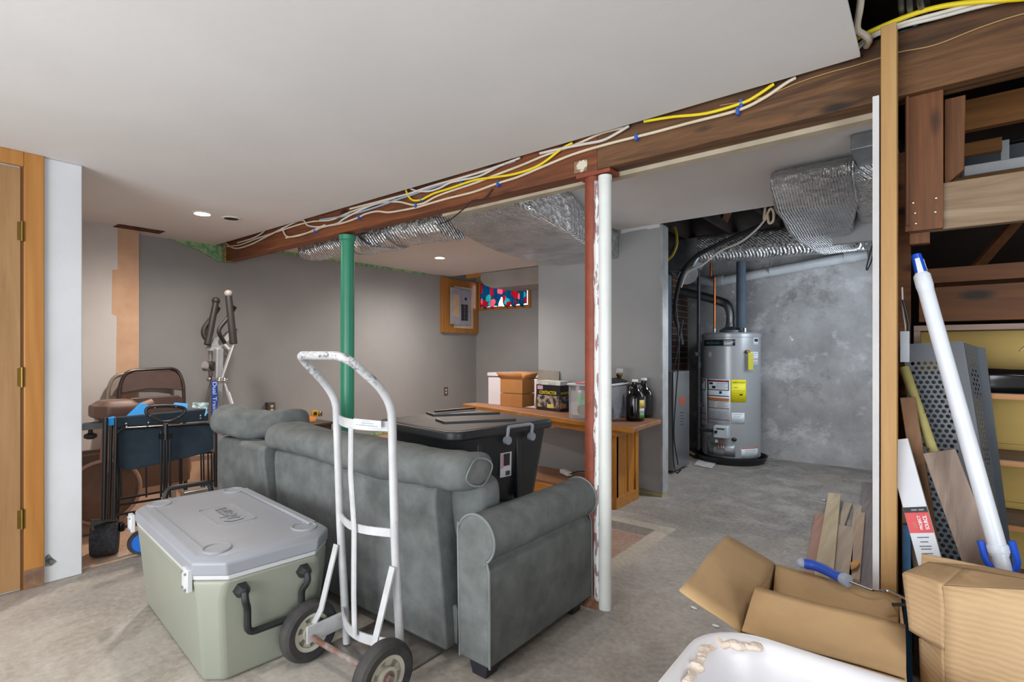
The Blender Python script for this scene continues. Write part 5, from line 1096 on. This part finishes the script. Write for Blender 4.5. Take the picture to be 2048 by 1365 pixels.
ym = M('yellow_backing', '#c2a352', '#b4954a', .55, scale=2.5, stretch=(.3, 1, 2), spots='#cdbb85', sscale=3, sth=.72); sm = wood('shelf_plank', ['#8b7468', '#7a6458', '#998478', '#6b574c'], 'x', 8, .7); se = wood('shelf_edge', ['#a9713f', '#b98250', '#c28f5e', '#96602f'], 'x', 8, .6)
t = thing('shelf_unit', 'built-in shelves with yellow painted back boards under the stairs', 'shelves', (.6, 2.75, 0))
MB().box((-.05, 2.88, 0), (1.3, 2.90, 1.29)).build('back_board', ym, t)
for i, z in enumerate((1.30, 1.046, .805, .573, .34, .11)):
    MB().box((-.05, 2.605, z-.018), (1.3, 2.88, z)).build('shelf', sm, t)
    MB().box((-.05, 2.60, z-.02), (1.3, 2.605, z-.002 if i else z)).build('shelf_edge', se if i else sm, t)
MB().box((-.05, 2.61, 0), (-.03, 2.88, 1.28)).build('side_panel', sm, t)
for z in (.62, .16, .85, 1.09): MB().box((-.03, 2.868, z-.04), (1.3, 2.88, z-.02)).build('back_batten', ym, t)
o = MB().tube([(.28, 2.874, 1.20), (.32, 2.874, 1.25)], .003, 6).build('scratch_mark', flat('pale_scratch', '#dccb96', .6), t)
m = cushion((.10, 2.62, 1.05), (.75, 2.84, 1.125), .012, 8, .012, 4, 12); o = m.build('black_bag', flat('shiny_black', '#111317', .18), sub=1); tag(o, 'shiny black plastic bag lying on the topmost open yellow shelf', 'bag')

# perforated grey metal panel (real holes) and its flange
pm = M('grey_powder_coat', '#62676d', '#6a6f75', .45, .2, scale=3)
def perforated(TL, TR, BR, BL, dia, pitch, margin, top, name, parent):
    TL, TR, BR, BL = map(Vector, (TL, TR, BR, BL)); Wd = ((TR-TL).length+(BR-BL).length)/2; Hd = ((BL-TL).length+(BR-TR).length)/2
    m = MB(); bm = m.bm
    def pt(x, y):
        u, v = x/Wd, y/Hd; return TL.lerp(TR, u).lerp(BL.lerp(BR, u), v)
    px = pitch; py = pitch*.866
    nc = int((Wd-2*margin)/px); nr = int((Hd-2*top)/py); x0 = (Wd-nc*px)/2; y0 = (Hd-nr*py)/2
    K = 12
    for r in range(nr):
        for c in range(nc):
            sh = px/2 if r % 2 else 0
            if sh and c == nc-1: 
                a = [pt(x0+sh+c*px, y0+r*py), pt(x0+nc*px, y0+r*py), pt(x0+nc*px, y0+(r+1)*py), pt(x0+sh+c*px, y0+(r+1)*py)]; bm.faces.new(m.ring(a)); continue
            cx_, cy_ = x0+sh+(c+.5)*px, y0+(r+.5)*py
            out, inn = [], []
            for k in range(K):
                a = 2*PI*(k+.5)/K; ca, sa = math.cos(a), math.sin(a); q = min(px/2/max(1e-6, abs(ca)), py/2/max(1e-6, abs(sa)))
                q = min(q, math.hypot(px/2, py/2)); out.append(pt(cx_+ca*q, cy_+sa*q)); inn.append(pt(cx_+ca*dia/2, cy_+sa*dia/2))
            A, B = m.ring(out), m.ring(inn)
            for k in range(K): bm.faces.new((A[k], A[(k+1) % K], B[(k+1) % K], B[k]))
            # corners of the cell
            for sx in (-1, 1):
                for sy in (-1, 1):
                    cor = pt(cx_+sx*px/2, cy_+sy*py/2); best = sorted(range(K), key=lambda k: (out[k]-cor).length)[:2]
                    bm.faces.new((bm.verts.new(cor), bm.verts.new(out[best[0]]), bm.verts.new(out[best[1]])))
        if r % 2:
            bm.faces.new(m.ring([pt(x0, y0+r*py), pt(x0+px/2, y0+r*py), pt(x0+px/2, y0+(r+1)*py), pt(x0, y0+(r+1)*py)]))
    for (a, b, c, d) in ((0, 0, Wd, y0), (0, y0+nr*py, Wd, Hd), (0, y0, x0, y0+nr*py), (x0+nc*px, y0, Wd, y0+nr*py)):
        bm.faces.new(m.ring([pt(a, b), pt(c, b), pt(c, d), pt(a, d)]))
    return m.build(name, pm, parent, solid=.0018, smooth=False)
t = thing('perforated_panel', 'tall grey perforated metal panel leaning among the boards under the stairs', 'metal panel', (.1, 2.48, 0))
def at_line(p, q, Y, y): 
    s = (y-p[1])/(q[1]-p[1]); return aty(p[0]+(q[0]-p[0])*s, y, Y)
TL, TR = aty(1806, 690, 2.50), aty(1927, 684, 2.50)
def down(P, Q): s = (P.z-.01)/(P.z-Q.z); return P+(Q-P)*s
BL = down(TL, aty(1850, 1150, 2.42)); BR = down(TR, aty(2003, 1150, 2.42))
fr_ = .78; TM = TL.lerp(TR, fr_); BM_ = BL.lerp(BR, fr_)
perforated(TL, TM, BM_, BL, .0135, .0205, .008, .06, 'perforated_sheet', t)
MB().prism([TL+Vector((.0, .03, -.11)), TR+Vector((-.01, .03, -.11)), BR+Vector((-.01, .03, 0)), BL+Vector((.0, .03, 0))], (0, .002, 0)).build('back_sheet', M('dark_grey_sheet', '#44484d', '#3a3e43', .5, .2), t, smooth=False)
MB().prism([TM, TR, BR, BM_], (0, .002, 0)).build('plain_edge', pm, t, smooth=False)
MB().prism([TL, TR, TR+Vector((0, .07, 0)), TL+Vector((0, .07, 0))], (0, 0, .002)).build('top_flange', pm, t, smooth=False)
t = thing('perforated_panel', 'second perforated metal panel standing edge-on behind the right edge of the first', 'metal panel', (.2, 2.53, 0))
TL2, TR2 = aty(1928, 686, 2.515), aty(1954, 694, 2.59); BL2, BR2 = down(TL2, aty(2003, 1150, 2.515)), down(TR2, aty(2012, 1150, 2.59))
perforated(TL2, TR2, BR2, BL2, .012, .0195, .008, .03, 'perforated_sheet', t)
MB().prism([TR2, TR2+Vector((.022, -.01, -.005)), BR2+Vector((.022, -.01, 0)), BR2], (0, .002, 0)).build('plain_edge', pm, t, smooth=False)

def lean(name, label, cat, p0, Y0, p1, Y1, w, h, mat, up=(0, -1, 0), r=None, bev=.002):
    a, b = aty(p0[0], p0[1], Y0), aty(p1[0], p1[1], Y1); s = (a.z-.012)/(a.z-b.z); b = a+(b-a)*s
    m = MB()
    if r: m.cyl(b, a, r, 20)
    else: m.beam(a, b, w, h, up)
    o = m.build(name, mat, bev=0 if r else bev); return tag(o, label, cat), a, b
lean('pipe', 'chipped pale-yellow metal pipe leaning in front of the perforated panel', 'pipe', (1808, 735), 2.33, (1945, 1130), 2.20, 0, 0, M('chipped_yellow', '#b7ad6c', '#a69b58', .5, scale=10, spots='#4a4230', sscale=30, sth=.66), r=.0145)
lean('leaning_plank', 'weathered grey-brown plank with a slanted top end, leaning left of the white pole', 'board', (1878, 903), 2.18, (1970, 1150), 2.12, .085, .030, gray_w)
lean('leaning_plank', 'light brown narrow board leaning behind the white boxed item', 'board', (1815, 796), 2.27, (1868, 1130), 2.18, .042, .03, wood('light_brown_board', ['#8a6448', '#9c7352', '#a9815f', '#775238'], 'z', 7, .65, knots='#4a2e1c'))
t = thing('retail_box', 'narrow white retail box with a red panel leaning by the stud', 'box', aty(1840, 1150, 2.12)*1)
t.location.z = 0
a, b = aty(1793, 880, 2.14), aty(1862, 1130, 2.08); s = (a.z-.012)/(a.z-b.z); b = a+(b-a)*s; dn = (b-a).normalized()
g = MB().beam(a, b, .062, .03, (0, -1, 0)).build('carton', M('white_carton', '#cfd2d8', '#c6c9cf', .5), t, bev=.001)
sd = dn.cross(Vector((0, -1, 0))).normalized(); nn = sd.cross(dn).normalized(); 
if nn.y > 0: nn = -nn
def onbox(y): # point on the front of the carton at picture height y
    s = (aty(1840, y, 2.1).z-a.z)/(b.z-a.z); return a+(b-a)*s+nn*.0155
xd = -dn; yd = nn.cross(xd)
if yd.x > 0: yd = yd
decal('red_panel', flat('retail_red', '#c41f26', .4), t, onbox(1045), xd, yd, .062, .061)
decal('black_band', flat('ink', '#222226', .6), t, onbox(1022), xd, yd, .018, .061)
text('PROJECT', 'carton_lettering', white_pl, t, onbox(1045)+nn*.001-yd*.004, xd, yd, .042, .010, .001, True)
text('SOURCE.', 'carton_lettering', white_pl, t, onbox(1045)+nn*.001-yd*.018, xd, yd, .042, .010, .001, True)
c = onbox(1045)+nn*.002+yd*.012-xd*.012
for k in (0, .010): MB().tube([c+xd*(k-.0)+xd*.0038*math.cos(q)+yd*.0038*math.sin(q) for q in [2*PI*i/14 for i in range(14)]], .0008, 5, closed=True).build('logo_ring', flat('tan_ink', '#d59a7a', .5), t)
for k_ in (-.014, .004): decal('printed_word', white_pl, t, onbox(1022)+nn*.001+yd*k_, yd, xd, .014, .004)
for k, (y, w_) in enumerate(((1072, .03), (1080, .02), (1088, .03), (1093, .026), (1101, .028), (1112, .018))): decal('printed_drawing', flat('ink_grey', '#54575d', .6), t, onbox(y), yd, xd, w_, .003)
o, a, b = lean('painted_rod', 'blue-painted wooden slat standing beside the foot of the pine stud', 'rod', (1813, 1050), 2.14, (1814, 1140), 2.14, .022, .012, M('chipped_blue', '#2f5f86', '#3a6f98', .6, scale=20, spots='#8fa6b5', sscale=60, sth=.7))
lean('painted_rod', 'bare tan slat standing behind the blue-painted one by the stud', 'rod', (1811, 985), 2.17, (1813, 1140), 2.17, .022, .012, wood('tan_slat', ['#9a7c58', '#a98c66', '#8a6c4a'], 'z', 9, .7))
lean('painted_rod', 'dark slat leaning low between the blue slat and the white retail box', 'rod', (1825, 1050), 2.20, (1838, 1140), 2.18, .03, .012, gray_w)
o = MB().box((-.076, 2.13, 1.165), (-.052, 2.17, 1.265)).build('junction_box', M('box_grey', '#8a919a', '#80878f', .4)); tag(o, 'small grey metal electrical box on the side of the pine stud', 'electrical box')
for i, P in enumerate(([(1806, 600, 2.16), (1812, 625, 2.16), (1818, 655, 2.16), (1811, 680, 2.16)], [(1804, 575, 2.17), (1806, 620, 2.17), (1811, 655, 2.17), (1808, 682, 2.17)])):
    o = MB().tube(over(P), .004 if i == 0 else .003, 6).build('wire', black_m if i == 0 else cw2, sharp=80); tag(o, ['black wire rising from the grey electrical box on the stud', 'pale wire rising from the grey electrical box on the stud'][i], 'wire')

# white telescoping pole with blue ends
t = thing('extension_pole', 'white telescoping pole with blue-and-white tip and blue clamp, leaning under the stairs', 'pole', (.1, 2.0, 0))
pw = M('pole_white', '#dde3ec', '#d5dbe5', .35); pb = flat('pole_blue', '#1450c8', .3)
a = aty(1832, 510, 2.16); b = aty(2000, 1112, 2.03); d = (b-a).normalized()
q1 = a+d*.075; MB().cyl(q1+d*.05, b, .0215, 28).build('tube', pw, t)
MB().lathe([(.0165, .0), (.023, .01), (.0235, .045), (.021, .065)], q1-d*.012, d, 28).build('collar', pw, t)
g = MB().lathe([(.006, -.003), (.0135, .0), (.0145, .01), (.0165, .068)], a, d, 24).build('tip', pb, t)
sdv = d.cross(Vector((0, -1, 0))).normalized(); fnv = Vector((0, -1, 0))
MB().prism([a+d*.014-sdv*.006+fnv*.012, a+d*.014+sdv*.006+fnv*.012, a+d*.07+sdv*.008+fnv*.015, a+d*.07-sdv*.008+fnv*.015], fnv*.0035).build('tip_inlay', pw, g)
MB().prism([a+d*.02-sdv*.0152+fnv*.002, a+d*.02-sdv*.0145-fnv*.003, a+d*.06-sdv*.016-fnv*.003, a+d*.06-sdv*.0165+fnv*.002], -sdv*.001).build('tip_inlay', pw, g)
MB().lathe([(.0235, -.02), (.025, -.015), (.025, .0), (.0235, .004)], b-d*.01, d, 24).build('end_ring', pw, t)
g = MB().tube(fillet([b-d*.04-sdv*.034, b+d*.02-sdv*.034, b+d*.05-sdv*.016, b+d*.05+sdv*.016, b+d*.02+sdv*.034, b-d*.04+sdv*.034], .02, 4), .0085, 10).build('clamp_fork', pb, t)
MB().prism([b+d*.04-sdv*.02-fnv*.01, b+d*.04+sdv*.02-fnv*.01, b+d*.10+sdv*.018-fnv*.01, b+d*.16+sdv*.045-fnv*.01, b+d*.14+sdv*.0-fnv*.01, b+d*.09-sdv*.016-fnv*.01], fnv*.03).build('clamp_body', pb, g, bev=.005)
MB().cyl(b+d*.0, b+d*.045, .019, 20).build('inner_tube', pw, t)
MB().prism([b+d*.07+sdv*.026, b+d*.14+sdv*.056, b+d*.15+sdv*.05, b+d*.08+sdv*.018], fnv*.03).build('pole_foot', pw, t, bev=.002)
ft = (b+d*.15); MB().cyl(ft, ft+d*((ft.z-.01)/(-d.z)), .014).build('lower_tube', pw, t)

# ================================================================ foreground cartons, tub, roller
kc = M('kraft_carton', '#ba9a70', '#ae8d63', .85, scale=4, bump=.08, bscale=40, spots='#d9b684', sscale=3, sth=.68)
def corr(name, c1, c2):
    m, t, b = nt(name); v = coords(t, 'Object', (1, 1, 1)); n = t.nodes.new('ShaderNodeTexWave'); n.bands_direction = 'Z'; n.inputs['Scale'].default_value = 24; n.inputs['Distortion'].default_value = 3
    t.links.new(v, n.inputs['Vector']); col = mixc(t, .2, ramp(t, tnoise(t, v, 4, 4), [(.35, hexc(c1)), (.65, hexc(c2))]), ramp(t, n.outputs[1], [(.3, hexc(c1)), (.8, hexc(c2))]))
    t.links.new(col, b.inputs['Base Color']); b.inputs['Roughness'].default_value = .85; bumpn(t, b, n.outputs[1], .25, .004); MATS[name] = m; return m
kr = corr('ribbed_carton', '#c2a47e', '#ad8d66')
t = thing('cardboard_box', 'big open kraft cardboard box in front of the pine stud, flap spread to the left', 'box', (-.24, 1.75, 0))
A_ = Vector((-.398, 1.47, .45)); B_ = Vector((-.43, 2.02, .45)); C_ = Vector((-.07, 1.99, .45)); D_ = Vector((-.045, 1.49, .45))
def panel(name, P, mat=kc, th=.005, par=None, lab=None, wav=.004):
    m = MB(); P = [Vector(p) for p in P]; N = 8
    m.surf(lambda u, v: (lambda p: p+Vector(mnoise.noise_vector(p*6))*wav)(P[0].lerp(P[1], u).lerp(P[3].lerp(P[2], u), v)), N, N)
    o = m.build(name, mat, par, solid=th, sharp=60); 
    if lab: part(o, lab)
    return o
z0 = lambda p: Vector((p.x, p.y, 0.004))
panel('front_side', [A_, D_, z0(D_), z0(A_)], par=t); panel('left_side', [A_, B_, z0(B_), z0(A_)], par=t)
panel('rear_side', [B_, C_, z0(C_), z0(B_)], par=t); panel('right_side', [C_, D_, z0(D_), z0(C_)], par=t)
panel('bottom', [z0(A_), z0(B_), z0(C_), z0(D_)], par=t)
panel('left_flap', [A_, B_, aty(1455, 1070, 1.98), aty(1360, 1180, 1.47)], par=t, wav=.008)
panel('front_flap', [A_+Vector((.004, .004, .003)), D_+Vector((0, .004, .003)), aty(1812, 1250, 1.63), aty(1514, 1176, 1.63)], par=t, wav=.006)
panel('back_flap', [B_+Vector((.01, -.01, .002)), C_+Vector((0, -.01, .002)), Vector((-.07, 1.80, .40)), Vector((-.40, 1.84, .40))], par=t, wav=.006)
t2 = thing('cardboard_box', 'torn kraft carton with ribbed faces at the right edge, crushed flap on its left', 'box', (.25, 1.7, 0))
b2 = lambda x, y, Y=1.5: aty(x, y, Y)
panel('front_side', [b2(1888, 1172), b2(2100, 1180), Vector((b2(2100, 1180).x, 1.5, .25)), Vector((b2(1892, 1365).x, 1.5, .25))], kr, par=t2, wav=.01)
panel('front_side', [Vector((b2(1892, 1365).x, 1.5, .25)), Vector((b2(2100, 1180).x, 1.5, .25)), Vector((b2(2100, 1180).x, 1.5, .01)), Vector((b2(1892, 1365).x, 1.5, .01))], kr, par=t2)
panel('left_flap', [b2(1888, 1172), b2(1808, 1148, 1.56), b2(1818, 1258, 1.56), b2(1890, 1302)], kr, par=t2, wav=.012)
panel('left_side', [b2(1889, 1302), b2(1840, 1275, 1.60), Vector((b2(1840, 1275, 1.60).x, 1.6, .01)), Vector((b2(1889, 1302).x, 1.5, .01))], kr, par=t2, wav=.01)
panel('top_flap', [b2(1888, 1174), b2(1808, 1148, 1.56), b2(1856, 1124, 1.66), b2(1932, 1142, 1.60)], kr, par=t2, wav=.008)
panel('top_flap', [b2(1888, 1174, 1.505), b2(1932, 1140, 1.60), b2(2100, 1166, 1.60), b2(2100, 1185, 1.505)], kr, par=t2, wav=.006)
panel('rear_flap', [b2(1856, 1124, 1.66), b2(1992, 1138, 1.72), b2(2100, 1160, 1.72), b2(1990, 1160, 1.60)], kr, par=t2, wav=.006)
R0 = b2(1840, 1275, 1.60); panel('rear_side', [Vector((R0.x, 1.9, .62)), Vector((.42, 1.9, .62)), Vector((.42, 1.9, .01)), Vector((R0.x, 1.9, .01))], kr, par=t2)
t = thing('paint_roller', 'paint roller frame with blue and grey grip lying across the open cardboard box', 'paint roller', atz(1650, 1145, .47))
rz_ = lambda x, y, z=.478: atz(x, y, z)
MB().tube(smooth_path([rz_(1606, 1128), rz_(1622, 1130), rz_(1645, 1138), rz_(1668, 1150), rz_(1684, 1157)], 4), [.012, .0155, .017, .0175, .017, .0165, .016, .016, .016, .016, .0155, .015, .015, .0155, .016, .017, .018], 16).build('grip', flat('grip_blue', '#1f49b0', .5), t)
gg = flat('grip_grey', '#9aa3b3', .5)
MB().sph(rz_(1603, 1127), .0165, seg=16).build('grip_end', gg, t)
c = rz_(1690, 1160); dd = (rz_(1700, 1165)-rz_(1680, 1156)).normalized()
MB().lathe([(.017, -.012), (.021, .0), (.020, .012), (.012, .014)], c, dd, 20).build('grip_collar', gg, t)
MB().tube(fillet([rz_(1692, 1161), rz_(1750, 1184, .474), rz_(1778, 1181, .474), rz_(1815, 1200, .49)], .02, 4), .0042, 10).build('wire_frame', chrome_m, t)
MB().tube([rz_(1786, 1210, .47), rz_(1820, 1210, .47)], .005).build('wire_end', black_m, t)
# white tub
tubm = M('white_tub', '#e4e2e4', '#dddbde', .3); tc = Vector((-.20, .95, 0))
t = thing('plastic_tub', 'large white plastic tub in the foreground, rim smeared with dried plaster', 'tub', (-.16, .98, 0))
def ring_(x0, x1, y0, y1, r, z, n=8):
    out = []
    for q, (sx, sy) in enumerate(((1, 1), (-1, 1), (-1, -1), (1, -1))):
        for i in range(n+1):
            a = PI/2*(q+i/n); out.append(Vector(((x0+x1)/2+sx*((x1-x0)/2-r)+r*math.cos(a), (y0+y1)/2+sy*((y1-y0)/2-r)+r*math.sin(a), z)))
    return out
X0, X1, Y0, Y1 = -.435, .12, .62, 1.365
R = [(.05, 0, .10), (.02, .2, .12), (.0, .48, .14), (-.012, .485, .14), (-.012, .505, .14), (.0, .508, .14), (.018, .50, .13), (.03, .47, .13), (.06, .2, .12), (.10, .03, .10)]
MB().loft([ring_(X0+k, X1-k, Y0+k, Y1-k, r, z) for k, z, r in R]).build('shell', tubm, t, sharp=50)
pl = M('dried_plaster', '#dcc8b6', '#e9ded2', .95, scale=14, bump=.6, bscale=60)
for P_ in ([(1374, 1372), (1385, 1350), (1396, 1332), (1404, 1318), (1400, 1308), (1410, 1298), (1424, 1291)], [(1437, 1282), (1447, 1291), (1462, 1287), (1474, 1294), (1488, 1290), (1500, 1296), (1522, 1294)]):
    pts = smooth_path([atz(x, y, .497) for x, y in P_], 6)
    MB().tube(pts, [.007+.011*abs(mnoise.noise(p*45)) for p in pts], 10, flat_=(.8, 1.2)).jitter(.006, 35).build('plaster_smear', pl, t, sharp=80)

# ================================================================ boards on the floor and debris
def fboard(p0, p1, w, h, z, mat, label):
    a, b = atz(p0[0], p0[1], z+h/2), atz(p1[0], p1[1], z+h/2)
    o = MB().beam(a, b, w, h).build('floor_board', mat, bev=.002); tag(o, label, 'board', 'loose boards on the utility floor')
gy = wood('ochre_board', ['#908064', '#a08f70', '#ae9e80', '#7f6f54'], 'y', 7, .75); rd = wood('ruddy_board', ['#8a6455', '#9a7464', '#7a5647'], 'y', 7, .75)
fboard((1669, 992), (1648, 1150), .085, .038, .02, gy, 'longest ochre board on the floor before the concrete wall, propped over the reddish one')
fboard((1640, 1030), (1622, 1150), .06, .02, 0, rd, 'thin reddish board under the left edge of the ochre one')
fboard((1697, 1008), (1672, 1075), .05, .02, 0, grayY_w, 'split grey-brown stick between the ochre board and the wider one')
fboard((1716, 1015), (1712, 1060), .05, .03, 0, grayY_w, 'short weathered stick right of the split one')
fboard((1692, 1058), (1681, 1165), .095, .038, 0, grayY_w, 'wide weathered board with a broken end, right of the ochre one')
fboard((1722, 1030), (1708, 1165), .05, .038, 0, wood('tan_board', ['#a08a74', '#8d7660', '#b09a84'], 'y', 7, .8), 'narrow tan board with an orange broken tip')
fboard((1741, 968), (1738, 1190), .12, .02, 0, wood('dark_grey_board', ['#746a68', '#625856', '#857a77'], 'y', 7, .8), 'wide dark grey board lying along the partition')
o = MB().prism([atz(1701, 1128, .05), atz(1714, 1122, .05), atz(1720, 1126, .05), atz(1712, 1138, .05), atz(1702, 1142, .05)], (0, 0, .006)).build('wood_chip', M('orange_chip', '#c08a48', '#a8743a', .9)); tag(o, 'orange splintered wood chip at the end of the narrow tan board', 'wood chip')
for i, (x, y) in enumerate(((1432, 1254), (1388, 1218), (1648, 1002))):
    p = atz(x, y, 0); m = MB(); m.sph(p+Vector((0, 0, .004)), .012, (1.3, .9, .35), 8).jitter(.003, 60); o = m.build('plaster_crumb', white_m)
    tag(o, ['largest white plaster crumb on the floor in front of the kraft box', 'smaller white crumb left of the largest, before the kraft box', 'white scrap on the floor beside the tip of the ochre board'][i], 'crumb', 'white crumbs on the floor')
